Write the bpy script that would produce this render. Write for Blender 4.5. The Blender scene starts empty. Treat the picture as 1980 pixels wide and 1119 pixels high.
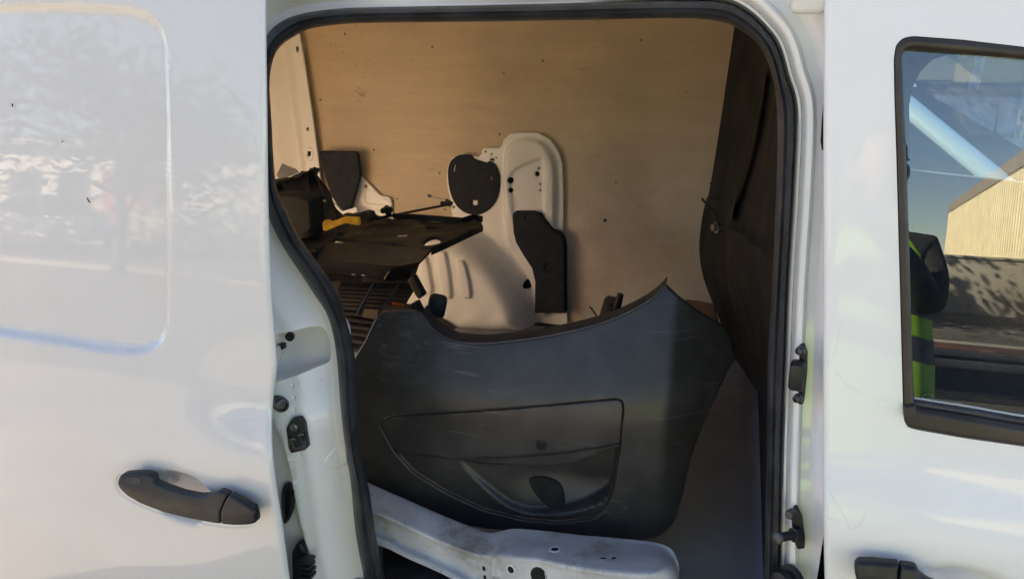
import bpy, bmesh, math, random
import numpy as np
from mathutils import Vector, Matrix
from mathutils.geometry import delaunay_2d_cdt

random.seed(7)
rad = math.radians
scene = bpy.context.scene
COL = scene.collection

# ------------------------------------------------------------------ camera
F_PX, IMG_W, IMG_H = 1440.0, 1980.0, 1119.0
CAM_LOC = Vector((0.0, 0.0, 1.43))
YAW, PITCH = 17.0, 16.0
cam_data = bpy.data.cameras.new("camera")
cam_data.sensor_width = 36.0
cam_data.lens = 36.0 * F_PX / IMG_W
cam_data.clip_start = 0.02
cam_data.clip_end = 2000.0
cam = bpy.data.objects.new("camera", cam_data)
COL.objects.link(cam)
cam.location = CAM_LOC
cam.rotation_euler = (rad(90 - PITCH), 0, rad(YAW))
scene.camera = cam

# ------------------------------------------------------------------ sky, sun, exposure
TO_SUN = Vector((-0.72, 0.46, 0.52)).normalized()
SUN_ELEV = math.asin(TO_SUN.z)
world = bpy.data.worlds.new("World")
scene.world = world
world.use_nodes = True
wn = world.node_tree
wn.nodes.clear()
sky = wn.nodes.new("ShaderNodeTexSky")
sky.sky_type = 'NISHITA'
sky.sun_disc = False
sky.sun_elevation = SUN_ELEV
sky.sun_rotation = math.atan2(TO_SUN.x, TO_SUN.y)
sky.air_density = 1.0
sky.dust_density = 0.0
sky.altitude = 2500
sky.ozone_density = 4.5
bg = wn.nodes.new("ShaderNodeBackground")
bg.inputs["Strength"].default_value = 0.063
wo = wn.nodes.new("ShaderNodeOutputWorld")
wn.links.new(sky.outputs[0], bg.inputs[0])
wn.links.new(bg.outputs[0], wo.inputs[0])
sun_data = bpy.data.lights.new("sun", 'SUN')
sun_data.energy = 5.0
sun_data.angle = rad(0.5)
sun_data.color = (1.0, 0.94, 0.85)
sun = bpy.data.objects.new("sun", sun_data)
COL.objects.link(sun)
sun.rotation_euler = TO_SUN.to_track_quat('Z', 'Y').to_euler()
sun.location = (0, 0, 20)
vs = scene.view_settings
vs.view_transform = 'Standard'
vs.look = 'None'
vs.exposure = 2.72
vs.use_white_balance = True
vs.white_balance_temperature = 9200
vs.white_balance_tint = 16
vs.gamma = 1.0
vs.use_curve_mapping = False
scene.cycles.max_bounces = 10
scene.cycles.diffuse_bounces = 6
scene.cycles.glossy_bounces = 5
scene.cycles.transparent_max_bounces = 12
scene.cycles.sample_clamp_indirect = 6.0
scene.cycles.use_denoising = True

# ------------------------------------------------------------------ projection helpers
CAM_R = Matrix.Rotation(rad(YAW), 3, 'Z') @ Matrix.Rotation(rad(90 - PITCH), 3, 'X')


def ray(u, v):
    return CAM_R @ Vector(((u - IMG_W / 2) / F_PX, -(v - IMG_H / 2) / F_PX, -1.0))


def at(u, v, Y):
    """point of the place seen at pixel u, v on the surface y = Y(x, z)"""
    d = ray(u, v)
    if not callable(Y):
        return CAM_LOC + d * ((Y - CAM_LOC.y) / d.y)
    y = 1.2
    for _ in range(40):
        p = CAM_LOC + d * ((y - CAM_LOC.y) / d.y)
        yn = float(Y(p.x, p.z))
        if abs(yn - y) < 1e-6:
            break
        y = y + 0.7 * (yn - y)
    return CAM_LOC + d * ((y - CAM_LOC.y) / d.y)


def at_z(u, v, z):
    d = ray(u, v)
    return CAM_LOC + d * ((z - CAM_LOC.z) / d.z)


def xz(px, Y):
    return [(p.x, p.z) for p in (at(u, v, Y) for u, v in px)]


# ------------------------------------------------------------------ numeric helpers
def sstep(a, b, x):
    t = np.clip((np.asarray(x, float) - a) / (b - a), 0, 1)
    return t * t * (3 - 2 * t)


def cr(pts, k=6, closed=False):
    """Catmull-Rom through points (any dimension)"""
    P = [np.array(p, float) for p in pts]
    n = len(P)
    out = []
    rng = range(n) if closed else range(n - 1)
    for i in rng:
        if closed:
            p0, p1, p2, p3 = P[(i - 1) % n], P[i], P[(i + 1) % n], P[(i + 2) % n]
        else:
            p0, p1, p2, p3 = P[max(i - 1, 0)], P[i], P[i + 1], P[min(i + 2, n - 1)]
        for j in range(k):
            t = j / k
            out.append(0.5 * ((2 * p1) + (p2 - p0) * t + (2 * p0 - 5 * p1 + 4 * p2 - p3) * t * t
                              + (3 * p1 - p0 - 3 * p2 + p3) * t ** 3))
    if not closed:
        out.append(P[-1])
    return [tuple(p) for p in out]


def rounded(pts, r, seg=5):
    """polygon with corners rounded by r"""
    out = []
    n = len(pts)
    for i in range(n):
        p0, p1, p2 = (np.array(pts[(i + k) % n], float) for k in (-1, 0, 1))
        a, b = p0 - p1, p2 - p1
        la, lb = np.linalg.norm(a), np.linalg.norm(b)
        rr = min(r, 0.45 * la, 0.45 * lb)
        s, e = p1 + a / la * rr, p1 + b / lb * rr
        for j in range(seg + 1):
            t = j / seg
            out.append(tuple((1 - t) ** 2 * s + 2 * t * (1 - t) * p1 + t * t * e))
    return out


def seg_dist(X, Z, poly, closed=True):
    P = np.array(poly, float)
    Q = np.roll(P, -1, axis=0) if closed else P[1:]
    if not closed:
        P = P[:-1]
    X = np.atleast_1d(np.asarray(X, float)); Z = np.atleast_1d(np.asarray(Z, float))
    best = np.full(X.shape, 1e9)
    for (ax, az), (bx, bz) in zip(P, Q):
        dx, dz = bx - ax, bz - az
        L = dx * dx + dz * dz
        t = np.clip(((X - ax) * dx + (Z - az) * dz) / (L if L > 0 else 1), 0, 1)
        d = (X - ax - t * dx) ** 2 + (Z - az - t * dz) ** 2
        best = np.minimum(best, d)
    return np.sqrt(best)


def inside(X, Z, poly):
    X = np.atleast_1d(np.asarray(X, float)); Z = np.atleast_1d(np.asarray(Z, float))
    P = np.array(poly, float)
    Q = np.roll(P, -1, axis=0)
    c = np.zeros(X.shape, bool)
    for (ax, az), (bx, bz) in zip(P, Q):
        if az == bz:
            continue
        m = ((az > Z) != (bz > Z)) & (X < (bx - ax) * (Z - az) / (bz - az) + ax)
        c ^= m
    return c


def sdf(X, Z, poly):
    d = seg_dist(X, Z, poly)
    return np.where(inside(X, Z, poly), -d, d)


def emb(poly, depth, w, prof=None):
    """pressed shape: moves the sheet by depth inside poly, over a slope w wide"""
    def f(X, Z):
        return depth * (1 - sstep(-w, 0, sdf(X, Z, poly)))
    f.poly = poly
    f.w = w
    return f


def groove(line, depth, w, closed=False):
    def f(X, Z):
        return depth * (1 - sstep(0, w, seg_dist(X, Z, line, closed)))
    f.poly = None
    return f


def resample(poly, sp):
    out = []
    n = len(poly)
    for i in range(n):
        a = np.array(poly[i]); b = np.array(poly[(i + 1) % n])
        L = np.linalg.norm(b - a)
        if L < 1e-7:
            continue
        k = max(1, int(round(L / sp)))
        for j in range(k):
            out.append(tuple(a + (b - a) * j / k))
    return out


def ring_offset(poly, d):
    """points moved along the inward normal by d"""
    P = np.array(poly)
    area = 0.5 * np.sum(P[:, 0] * np.roll(P[:, 1], -1) - np.roll(P[:, 0], -1) * P[:, 1])
    T = np.roll(P, -1, 0) - np.roll(P, 1, 0)
    N = np.stack([-T[:, 1], T[:, 0]], 1)
    N /= np.maximum(np.linalg.norm(N, axis=1, keepdims=True), 1e-9)
    if area < 0:
        N = -N
    return P + N * d


# ------------------------------------------------------------------ object helpers
def link(name, me, parent=None):
    o = bpy.data.objects.new(name, me)
    COL.objects.link(o)
    if parent is not None:
        o.parent = parent
    return o


def mesh_obj(name, verts, faces, mat, parent=None, smooth=True, sharp=40):
    me = bpy.data.meshes.new(name)
    me.from_pydata([tuple(v) for v in verts], [], faces)
    me.validate()
    if smooth:
        me.polygons.foreach_set("use_smooth", [True] * len(me.polygons))
        me.set_sharp_from_angle(angle=rad(sharp))
    if mat is not None:
        me.materials.append(mat)
    o = link(name, me, parent)
    return o


def bm_obj(name, bm, mat, parent=None, smooth=True, sharp=40):
    me = bpy.data.meshes.new(name)
    bmesh.ops.recalc_face_normals(bm, faces=bm.faces)
    bm.to_mesh(me)
    bm.free()
    if smooth:
        me.polygons.foreach_set("use_smooth", [True] * len(me.polygons))
        me.set_sharp_from_angle(angle=rad(sharp))
    me.materials.append(mat)
    return link(name, me, parent)


def tag(o, label=None, cat=None, group=None, kind=None):
    if label: o["label"] = label
    if cat: o["category"] = cat
    if group: o["group"] = group
    if kind: o["kind"] = kind
    return o


def empty(name, loc=(0, 0, 0), rz=0.0):
    o = bpy.data.objects.new(name, None)
    COL.objects.link(o)
    o.location = loc
    o.rotation_euler = (0, 0, rz)
    o.empty_display_size = 0.1
    return o


def patch(name, outline, yfun, mat, parent=None, sp=0.01, holes=(), thick=0.003, relief=(), rnd=0.0,
          px=True, feats=(), points=None, clear=None, sharp=40, bsp=None, swap=None, rim_smooth=True):
    """A sheet bounded by outline with pressed relief, openings and real thickness.
    Lies on y = yfun(x, z); swap(x, y, z) may turn the finished sheet elsewhere."""
    yf = yfun if callable(yfun) else (lambda x, z, c=yfun: c + 0 * np.asarray(x, float))
    if px:
        outline = xz(outline, yf)
        holes = [xz(h, yf) for h in holes]
    bsp = bsp or min(sp, 0.006)
    outer = resample(outline, bsp)
    hl = [resample(h, bsp) for h in holes]
    pts = list(outer)
    edges = []
    n0 = len(outer)
    edges += [(i, (i + 1) % n0) for i in range(n0)]
    loops = [list(range(n0))]
    for h in hl:
        b = len(pts)
        pts += h
        loops.append(list(range(b, b + len(h))))
        edges += [(b + i, b + (i + 1) % len(h)) for i in range(len(h))]
    A = np.array(outer)
    lo, hi = A.min(0), A.max(0)
    gx = np.arange(lo[0] + sp / 2, hi[0], sp)
    gz = np.arange(lo[1] + sp / 2, hi[1], sp)
    GX, GZ = (g.ravel() for g in np.meshgrid(gx, gz))
    ok = inside(GX, GZ, outer) & (seg_dist(GX, GZ, outer) > max(0.5 * sp, rnd * 1.2))
    for h in hl:
        ok &= (~inside(GX, GZ, h)) & (seg_dist(GX, GZ, h) > max(0.5 * sp, rnd * 1.2))
    if clear is not None:
        ok &= seg_dist(GX, GZ, clear[0], False) > clear[1]
    extra = []
    if points is not None:
        extra.append(points)
    if rnd > 0:
        for fr in (0.08, 0.3, 0.65, 1.0):
            extra.append(ring_offset(outer, rnd * fr))
            for h in hl:
                extra.append(ring_offset(h, -rnd * fr))
    for f in list(relief) + list(feats):
        poly = getattr(f, "poly", None)
        if poly is not None:
            rs = resample(poly, min(sp, max(f.w * 0.8, 0.0025)))
            for fr in (-0.08, 0.25, 0.5, 0.75, 1.08):
                extra.append(ring_offset(rs, f.w * fr))
    G = np.stack([GX[ok], GZ[ok]], 1)
    if extra:
        E = np.concatenate(extra)
        okE = inside(E[:, 0], E[:, 1], outer) & (seg_dist(E[:, 0], E[:, 1], outer) > max(0.0006, 0.05 * rnd))
        for h in hl:
            okE &= (~inside(E[:, 0], E[:, 1], h)) & (seg_dist(E[:, 0], E[:, 1], h) > max(0.0006, 0.05 * rnd))
        G = np.concatenate([G, E[okE]])
    pts += [tuple(p) for p in G]
    res = delaunay_2d_cdt([Vector(p) for p in pts], edges, [], 0, 1e-6)
    V = np.array([(v.x, v.y) for v in res[0]])
    T = [f for f in res[2]]
    Cn = np.array([V[list(f)].mean(0) for f in T])
    keep = inside(Cn[:, 0], Cn[:, 1], outer)
    for h in hl:
        keep &= ~inside(Cn[:, 0], Cn[:, 1], h)
    T = [f for f, k in zip(T, keep) if k]
    X, Z = V[:, 0], V[:, 1]
    base = np.array(yf(X, Z), float) * np.ones_like(X)
    Y = base.copy()
    for f in relief:
        Y = Y + f(X, Z)
    if rnd > 0:
        d = seg_dist(X, Z, outer)
        for h in hl:
            d = np.minimum(d, seg_dist(X, Z, h))
        q = np.clip(1 - d / rnd, 0, 1)
        Y = Y + rnd * (1 - np.sqrt(np.maximum(0, 1 - q * q)))
    verts = [(x, y, z) for x, y, z in zip(X, Y, Z)]
    faces = [tuple(f) if ((V[f[1]][0] - V[f[0]][0]) * (V[f[2]][1] - V[f[0]][1])
                          - (V[f[1]][1] - V[f[0]][1]) * (V[f[2]][0] - V[f[0]][0])) > 0 else tuple(reversed(f)) for f in T]
    # rim from boundary edges
    if thick:
        cnt = {}
        for f in faces:
            for i in range(3):
                e = (f[i], f[(i + 1) % 3])
                cnt[e] = cnt.get(e, 0) + 1
        n = len(verts)
        if thick > 0:
            verts += [(x, y + thick, z) for x, y, z in verts]
            back = [tuple(reversed([i + n for i in f])) for f in faces]
        rim = []
        for (a, b) in cnt:
            if (b, a) not in cnt:
                rim.append((b, a, a + n, b + n))
        faces = faces + back + rim
    if swap:
        verts = [swap(*v) for v in verts]
    return mesh_obj(name, verts, faces, mat, parent, True, sharp)


def loft(name, contours, mat, parent=None, closed_u=False, closed_v=False, sharp=40, caps=False):
    """contours: list of equally long lists of 3D points"""
    m, n = len(contours), len(contours[0])
    verts = [tuple(p) for c in contours for p in c]
    faces = []
    for i in range(m if closed_u else m - 1):
        for j in range(n if closed_v else n - 1):
            a = i * n + j
            b = i * n + (j + 1) % n
            c = ((i + 1) % m) * n + (j + 1) % n
            d = ((i + 1) % m) * n + j
            faces.append((a, b, c, d))
    if caps:
        faces.append(tuple(range(n - 1, -1, -1)))
        faces.append(tuple((m - 1) * n + j for j in range(n)))
    bm = bmesh.new()
    vs_ = [bm.verts.new(v) for v in verts]
    for f in faces:
        try:
            bm.faces.new([vs_[i] for i in f])
        except ValueError:
            pass
    return bm_obj(name, bm, mat, parent, True, sharp)


def tube(name, pts, r, mat, parent=None, seg=10, sharp=50):
    P = [Vector(p) for p in pts]
    R = r if isinstance(r, (list, tuple)) else [r] * len(P)
    rings = []
    up = Vector((0.13, 0.21, 1)).normalized()
    for i, p in enumerate(P):
        t = (P[min(i + 1, len(P) - 1)] - P[max(i - 1, 0)]).normalized()
        a = t.cross(up)
        if a.length < 1e-3:
            a = t.cross(Vector((1, 0, 0)))
        a.normalize()
        b = t.cross(a)
        rings.append([p + (a * math.cos(k * 2 * math.pi / seg) + b * math.sin(k * 2 * math.pi / seg)) * R[i] for k in range(seg)])
    return loft(name, rings, mat, parent, closed_v=True, sharp=sharp, caps=True)


def box(name, c, s, mat, parent=None, rot=(0, 0, 0), bev=0.003, seg=2):
    bm = bmesh.new()
    bmesh.ops.create_cube(bm, size=1.0)
    bmesh.ops.scale(bm, vec=Vector(s), verts=bm.verts)
    if bev > 0:
        bmesh.ops.bevel(bm, geom=list(bm.edges), offset=min(bev, 0.45 * min(s)), segments=seg, affect='EDGES', profile=0.5)
    from mathutils import Euler
    M = Matrix.Translation(Vector(c)) @ Euler(rot).to_matrix().to_4x4()
    bmesh.ops.transform(bm, matrix=M, verts=bm.verts)
    return bm_obj(name, bm, mat, parent, True, 35)


def disc(name, c, axis, prof, mat, parent=None, seg=24, sharp=35):
    """lathe: prof = [(radius, offset along axis)]"""
    ax = Vector(axis).normalized()
    a = ax.orthogonal().normalized()
    b = ax.cross(a)
    c = Vector(c)
    rings = [[c + ax * h + (a * math.cos(2 * math.pi * k / seg) + b * math.sin(2 * math.pi * k / seg)) * max(r, 1e-5) for k in range(seg)] for r, h in prof]
    return loft(name, rings, mat, parent, closed_v=True, sharp=sharp, caps=True)


def sheet(name, pts4, mat, parent=None, thick=0.004):
    """flat polygon given by 3D points, with thickness behind it"""
    P = [Vector(p) for p in pts4]
    n = (P[1] - P[0]).cross(P[2] - P[0]).normalized()
    bm = bmesh.new()
    f = [bm.verts.new(p) for p in P]
    g = [bm.verts.new(p - n * thick) for p in P]
    bm.faces.new(f)
    bm.faces.new(list(reversed(g)))
    m = len(P)
    for i in range(m):
        bm.faces.new((f[i], g[i], g[(i + 1) % m], f[(i + 1) % m]))
    return bm_obj(name, bm, mat, parent, False)


# ------------------------------------------------------------------ materials
class NT:
    def __init__(s, name):
        s.m = bpy.data.materials.new(name)
        s.m.use_nodes = True
        s.t = s.m.node_tree
        s.t.nodes.clear()
        s.out = s.t.nodes.new("ShaderNodeOutputMaterial")
        s.tc = s.t.nodes.new("ShaderNodeTexCoord")

    def n(s, typ, **kw):
        nd = s.t.nodes.new(typ)
        for k, v in kw.items():
            setattr(nd, k, v)
        return nd

    def l(s, a, b):
        s.t.links.new(a, b)

    def mapping(s, scale=(1, 1, 1), rot=(0, 0, 0)):
        mp = s.n("ShaderNodeMapping")
        mp.inputs["Scale"].default_value = scale
        mp.inputs["Rotation"].default_value = rot
        s.l(s.tc.outputs["Object"], mp.inputs["Vector"])
        return mp.outputs[0]

    def noise(s, scale, detail=4, rough=0.55, vec=None, dist=0.0):
        nd = s.n("ShaderNodeTexNoise")
        nd.inputs["Scale"].default_value = scale
        nd.inputs["Detail"].default_value = detail
        nd.inputs["Roughness"].default_value = rough
        nd.inputs["Distortion"].default_value = dist
        s.l(vec if vec is not None else s.tc.outputs["Object"], nd.inputs["Vector"])
        return nd.outputs["Fac"]

    def voro(s, scale, vec=None):
        nd = s.n("ShaderNodeTexVoronoi")
        nd.inputs["Scale"].default_value = scale
        s.l(vec if vec is not None else s.tc.outputs["Object"], nd.inputs["Vector"])
        return nd.outputs["Distance"]

    def ramp(s, fac, a, b, lo=0.0, hi=1.0):
        mr = s.n("ShaderNodeMapRange")
        mr.interpolation_type = 'SMOOTHSTEP'
        mr.inputs["From Min"].default_value = a
        mr.inputs["From Max"].default_value = b
        mr.inputs["To Min"].default_value = lo
        mr.inputs["To Max"].default_value = hi
        s.l(fac, mr.inputs["Value"])
        return mr.outputs["Result"]

    def math(s, op, a, b):
        nd = s.n("ShaderNodeMath", operation=op)
        for i, q in enumerate((a, b)):
            if isinstance(q, (int, float)):
                nd.inputs[i].default_value = q
            else:
                s.l(q, nd.inputs[i])
        return nd.outputs[0]

    def mix(s, fac, a, b):
        nd = s.n("ShaderNodeMix", data_type='RGBA')
        for sock, q in ((nd.inputs["Factor"], fac), (nd.inputs["A"], a), (nd.inputs["B"], b)):
            if isinstance(q, (int, float)):
                sock.default_value = q
            elif isinstance(q, (tuple, list)):
                sock.default_value = (*q[:3], 1)
            else:
                s.l(q, sock)
        return nd.outputs["Result"]

    def bump(s, h, strength, dist=0.002):
        b = s.n("ShaderNodeBump")
        b.inputs["Strength"].default_value = strength
        b.inputs["Distance"].default_value = dist
        s.l(h, b.inputs["Height"])
        return b.outputs[0]

    def bsdf(s, color, rough, metallic=0.0, normal=None, coat=0.0, coat_rough=0.03, spec=0.5, emit=None):
        p = s.n("ShaderNodeBsdfPrincipled")
        for nm, q in (("Base Color", color), ("Roughness", rough)):
            if isinstance(q, (int, float)):
                p.inputs[nm].default_value = q
            elif isinstance(q, (tuple, list)):
                p.inputs[nm].default_value = (*q[:3], 1)
            else:
                s.l(q, p.inputs[nm])
        p.inputs["Metallic"].default_value = metallic
        p.inputs["Specular IOR Level"].default_value = spec
        p.inputs["Coat Weight"].default_value = coat
        p.inputs["Coat Roughness"].default_value = coat_rough
        if normal is not None:
            s.l(normal, p.inputs["Normal"])
        s.l(p.outputs[0], s.out.inputs[0])
        return p


def simple(name, col, rough=0.5, metallic=0.0, var=0.15, scale=18, bump=0.15, bscale=300, coat=0.0, spec=0.5):
    t = NT(name)
    f = t.ramp(t.noise(scale, 5), 0.35, 0.68)
    c = t.mix(f, tuple(x * (1 - var) for x in col), tuple(min(1, x * (1 + var)) for x in col))
    nr = t.bump(t.noise(bscale, 3), bump, 0.0008) if bump else None
    r = t.ramp(t.noise(scale * 2.3, 3), 0.3, 0.7, max(0.02, rough - 0.06), min(1, rough + 0.08))
    t.bsdf(c, r, metallic, nr, coat, spec=spec)
    return t.m


def paint(name, col, dirt=(0.52, 0.49, 0.43), dirt_amt=0.18, coat_rough=0.03, base_rough=0.45, coat=1.0, specks=0.5, coat_ior=1.5):
    t = NT(name)
    cl = t.ramp(t.noise(3.5, 6, 0.6), 0.42, 0.75)
    streak = t.ramp(t.noise(10, 6, 0.65, t.mapping((1.0, 1.0, 0.16))), 0.5, 0.8)
    d = t.math('MULTIPLY', t.math('ADD', t.math('MULTIPLY', cl, 0.6), t.math('MULTIPLY', streak, 0.6)), dirt_amt)
    c = t.mix(d, col, dirt)
    sp = t.math('MULTIPLY', t.ramp(t.voro(60), 0.06, 0.03), t.ramp(t.noise(9, 3), 0.62, 0.66))
    c = t.mix(t.math('MULTIPLY', sp, specks), c, (0.10, 0.08, 0.06))
    rr = t.ramp(t.noise(6, 6), 0.3, 0.8, base_rough - 0.05, base_rough + 0.12)
    p = t.bsdf(c, rr, 0.0, None, coat, coat_rough)
    crr = t.ramp(t.noise(14, 6), 0.35, 0.8, coat_rough, coat_rough + 0.03)
    t.l(crr, p.inputs["Coat Roughness"])
    nb = t.bump(t.noise(90, 2), 0.0015, 0.0006)
    t.l(nb, p.inputs["Coat Normal"])
    p.inputs["Coat IOR"].default_value = coat_ior
    return t.m


M = {}
M["white"] = paint("white_paint", (0.86, 0.86, 0.86), dirt_amt=0.10, coat_rough=0.02, coat=0.6, coat_ior=1.4)
M["white_shaded"] = paint("shaded_white_paint", (0.645, 0.645, 0.65), dirt_amt=0.16, coat_rough=0.015, coat_ior=1.5)  # sliding door white, darkened to paint in the weaker light it gets
M["warm_bounce"] = simple("warm_bounce_lining", (0.86, 0.55, 0.25), 0.6, var=0.1)  # strong orange chosen to bounce warm sunlight onto the far wall
M["jamb"] = paint("jamb_paint", (0.84, 0.84, 0.845), dirt=(0.42, 0.38, 0.33), dirt_amt=0.20, coat_rough=0.05, coat=0.6)
M["inner_white"] = paint("inner_paint", (0.76, 0.78, 0.78), dirt=(0.32, 0.29, 0.24), dirt_amt=0.30, coat_rough=0.3, coat=0.3, specks=0.8)
M["rubber"] = simple("seal_rubber", (0.030, 0.032, 0.037), 0.45, var=0.45, scale=14, bump=0.1, bscale=160)
M["black"] = simple("black_plastic", (0.011, 0.0125, 0.015), 0.42, var=0.3, scale=22, bump=0.35, bscale=900)
M["black_dusty"] = simple("dusty_black_plastic", (0.014, 0.0155, 0.018), 0.55, var=0.5, scale=11, bump=0.3, bscale=500, spec=0.22)
M["foam"] = simple("charcoal_trim", (0.024, 0.0285, 0.037), 0.7, var=0.15, scale=30, bump=0.2, bscale=400, spec=0.12)
M["bulkhead"] = simple("bulkhead_trim", (0.012, 0.0145, 0.019), 0.55, var=0.06, scale=3, bump=0, spec=0.15)
M["brown_rubber"] = simple("weathered_window_rubber", (0.036, 0.028, 0.024), 0.45, var=0.3, scale=12, bump=0.15, bscale=250)
M["steel"] = simple("zinc_steel", (0.34, 0.34, 0.34), 0.4, 0.9, var=0.3, scale=60)
M["dark_steel"] = simple("dark_steel", (0.10, 0.10, 0.10), 0.45, 0.7, var=0.3, scale=60)
M["glossy_edge"] = simple("highlight_edge_plastic", (0.05, 0.05, 0.052), 0.18, var=0.2, bump=0, spec=0.8)  # lighter and glossier than the bumper, made for the edge highlight
M["orange"] = simple("orange_plastic", (0.95, 0.47, 0.05), 0.5, var=0.25, scale=40, bump=0.2)
M["clear"] = simple("milky_plastic", (0.60, 0.60, 0.58), 0.3, var=0.1)
M["dark_void"] = simple("dark_cavity", (0.008, 0.008, 0.009), 0.8, var=0.2)
M["paper"] = simple("paper_label", (0.70, 0.70, 0.68), 0.6, var=0.05)
M["cardboard"] = simple("brown_cardboard", (0.16, 0.075, 0.040), 0.8, var=0.3, scale=25)


def floor_mat():
    t = NT("cargo_floor_mat")
    c = t.mix(t.ramp(t.noise(5, 6), 0.35, 0.7), (0.185, 0.205, 0.245), (0.235, 0.26, 0.305))
    c = t.mix(t.ramp(t.noise(140, 2), 0.70, 0.76), c, (0.16, 0.14, 0.12))
    t.bsdf(c, t.ramp(t.noise(8, 5), 0.3, 0.7, 0.42, 0.6), 0, t.bump(t.noise(420, 3), 0.25, 0.0008))
    return t.m


def ply_mat():
    t = NT("plywood")
    g = t.noise(7, 8, 0.62, t.mapping((0.30, 1, 3.2)), 0.35)
    c = t.mix(t.ramp(g, 0.30, 0.75), (0.47, 0.37, 0.265), (0.54, 0.435, 0.32))
    fine = t.noise(60, 4, 0.6, t.mapping((0.10, 1, 3)))
    c = t.mix(t.ramp(fine, 0.52, 0.75, 0, 0.18), c, (0.34, 0.27, 0.20))
    # pale dust at the lower front end, lightened further to paint in missing sky light
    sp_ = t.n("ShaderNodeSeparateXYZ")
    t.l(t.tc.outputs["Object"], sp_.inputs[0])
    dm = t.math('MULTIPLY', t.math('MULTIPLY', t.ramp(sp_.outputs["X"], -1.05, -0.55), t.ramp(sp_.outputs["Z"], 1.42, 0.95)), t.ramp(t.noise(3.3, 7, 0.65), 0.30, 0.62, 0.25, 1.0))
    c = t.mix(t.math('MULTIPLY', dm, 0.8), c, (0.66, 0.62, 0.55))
    # grime that rubbed into the panel
    d1 = t.ramp(t.noise(2.1, 7, 0.62), 0.45, 0.72, 0, 0.6)
    c = t.mix(d1, c, (0.33, 0.29, 0.24))
    d2 = t.math('MULTIPLY', t.ramp(t.noise(26, 7, 0.7, t.mapping((0.7, 1, 1.5)), 1.2), 0.60, 0.72), t.ramp(t.noise(3.1, 3), 0.42, 0.6))
    c = t.mix(t.math('MULTIPLY', d2, 0.6), c, (0.12, 0.10, 0.085))
    t.bsdf(c, 0.55, 0, t.bump(fine, 0.2, 0.0008), spec=0.35)
    return t.m


def scratched_plastic(name="scratched_bumper_plastic", col=(0.039, 0.0378, 0.0375)):
    t = NT(name)
    c = t.mix(t.ramp(t.noise(16, 6), 0.35, 0.7), tuple(x * 0.8 for x in col), tuple(x * 1.25 for x in col))
    dust = t.ramp(t.noise(9, 8, 0.68), 0.56, 0.80, 0, 0.28)
    c = t.mix(dust, c, (0.13, 0.125, 0.115))
    s1 = t.ramp(t.noise(55, 3, 0.6, t.mapping((0.10, 0.10, 2.6), (0, rad(-9), 0)), 0.3), 0.625, 0.67)
    m1 = t.ramp(t.noise(5.2, 4), 0.50, 0.62)
    s = t.math('MULTIPLY', s1, m1)
    s2 = t.ramp(t.noise(30, 2, 0.5, t.mapping((2.2, 0.3, 0.14), (0, rad(35), 0)), 0.5), 0.70, 0.72)
    s = t.math('MAXIMUM', s, t.math('MULTIPLY', t.math('MULTIPLY', s2, t.ramp(t.noise(4, 3), 0.5, 0.62)), 0.6))
    rub = t.math('MULTIPLY', t.ramp(t.noise(70, 8, 0.75, t.mapping((0.5, 0.5, 1.6))), 0.50, 0.70), t.ramp(t.noise(4.4, 5, 0.6), 0.54, 0.70))
    c = t.mix(t.math('MULTIPLY', rub, 0.5), c, (0.17, 0.165, 0.16))
    c = t.mix(t.math('MULTIPLY', s, 0.26), c, (0.22, 0.21, 0.20))
    h = t.noise(1300, 2)
    r = t.ramp(t.noise(7, 5), 0.3, 0.75, 0.28, 0.40)
    t.bsdf(c, r, 0, t.bump(h, 0.5, 0.0005), spec=0.55)
    return t.m


def worn_beam_mat():
    t = NT("worn_white_steel")
    c = t.mix(t.ramp(t.noise(11, 6), 0.35, 0.7), (0.52, 0.52, 0.53), (0.70, 0.70, 0.70))
    g = t.ramp(t.noise(8, 9, 0.72), 0.48, 0.66, 0, 0.8)
    c = t.mix(g, c, (0.27, 0.24, 0.20))
    sp = t.math('MULTIPLY', t.ramp(t.voro(95), 0.16, 0.07), t.ramp(t.noise(13, 4), 0.50, 0.60))
    c = t.mix(t.math('MULTIPLY', sp, 0.8), c, (0.09, 0.06, 0.045))
    t.bsdf(c, t.ramp(t.noise(20, 5), 0.3, 0.7, 0.38, 0.6), 0.0, t.bump(t.noise(160, 4), 0.15, 0.0006))
    return t.m


def glass_mat(name="window_glass", tint=(0.78, 0.88, 0.87), ior=2.0, dust=0.0):
    t = NT(name)
    tr = t.n("ShaderNodeBsdfTransparent")
    tr.inputs[0].default_value = (*tint, 1)
    gl = t.n("ShaderNodeBsdfGlossy")
    gl.inputs["Roughness"].default_value = 0.0
    gl.inputs["Color"].default_value = (0.84, 0.95, 1.0, 1)
    fr = t.n("ShaderNodeFresnel")
    fr.inputs["IOR"].default_value = ior
    mx = t.n("ShaderNodeMixShader")
    t.l(fr.outputs[0], mx.inputs[0])
    t.l(tr.outputs[0], mx.inputs[1])
    t.l(gl.outputs[0], mx.inputs[2])
    sh = mx.outputs[0]
    if dust:
        df = t.n("ShaderNodeBsdfDiffuse")
        df.inputs[0].default_value = (0.55, 0.55, 0.52, 1)
        spk = t.math('MULTIPLY', t.ramp(t.voro(330), 0.22, 0.10), t.ramp(t.noise(11, 5), 0.42, 0.62))
        film = t.ramp(t.noise(6, 6), 0.35, 0.75, 0.004, 0.03)
        fac = t.math('ADD', t.math('MULTIPLY', spk, 0.22 * dust), film)
        m2 = t.n("ShaderNodeMixShader")
        t.l(fac, m2.inputs[0])
        t.l(sh, m2.inputs[1])
        t.l(df.outputs[0], m2.inputs[2])
        sh = m2.outputs[0]
    t.l(sh, t.out.inputs[0])
    return t.m


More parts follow.
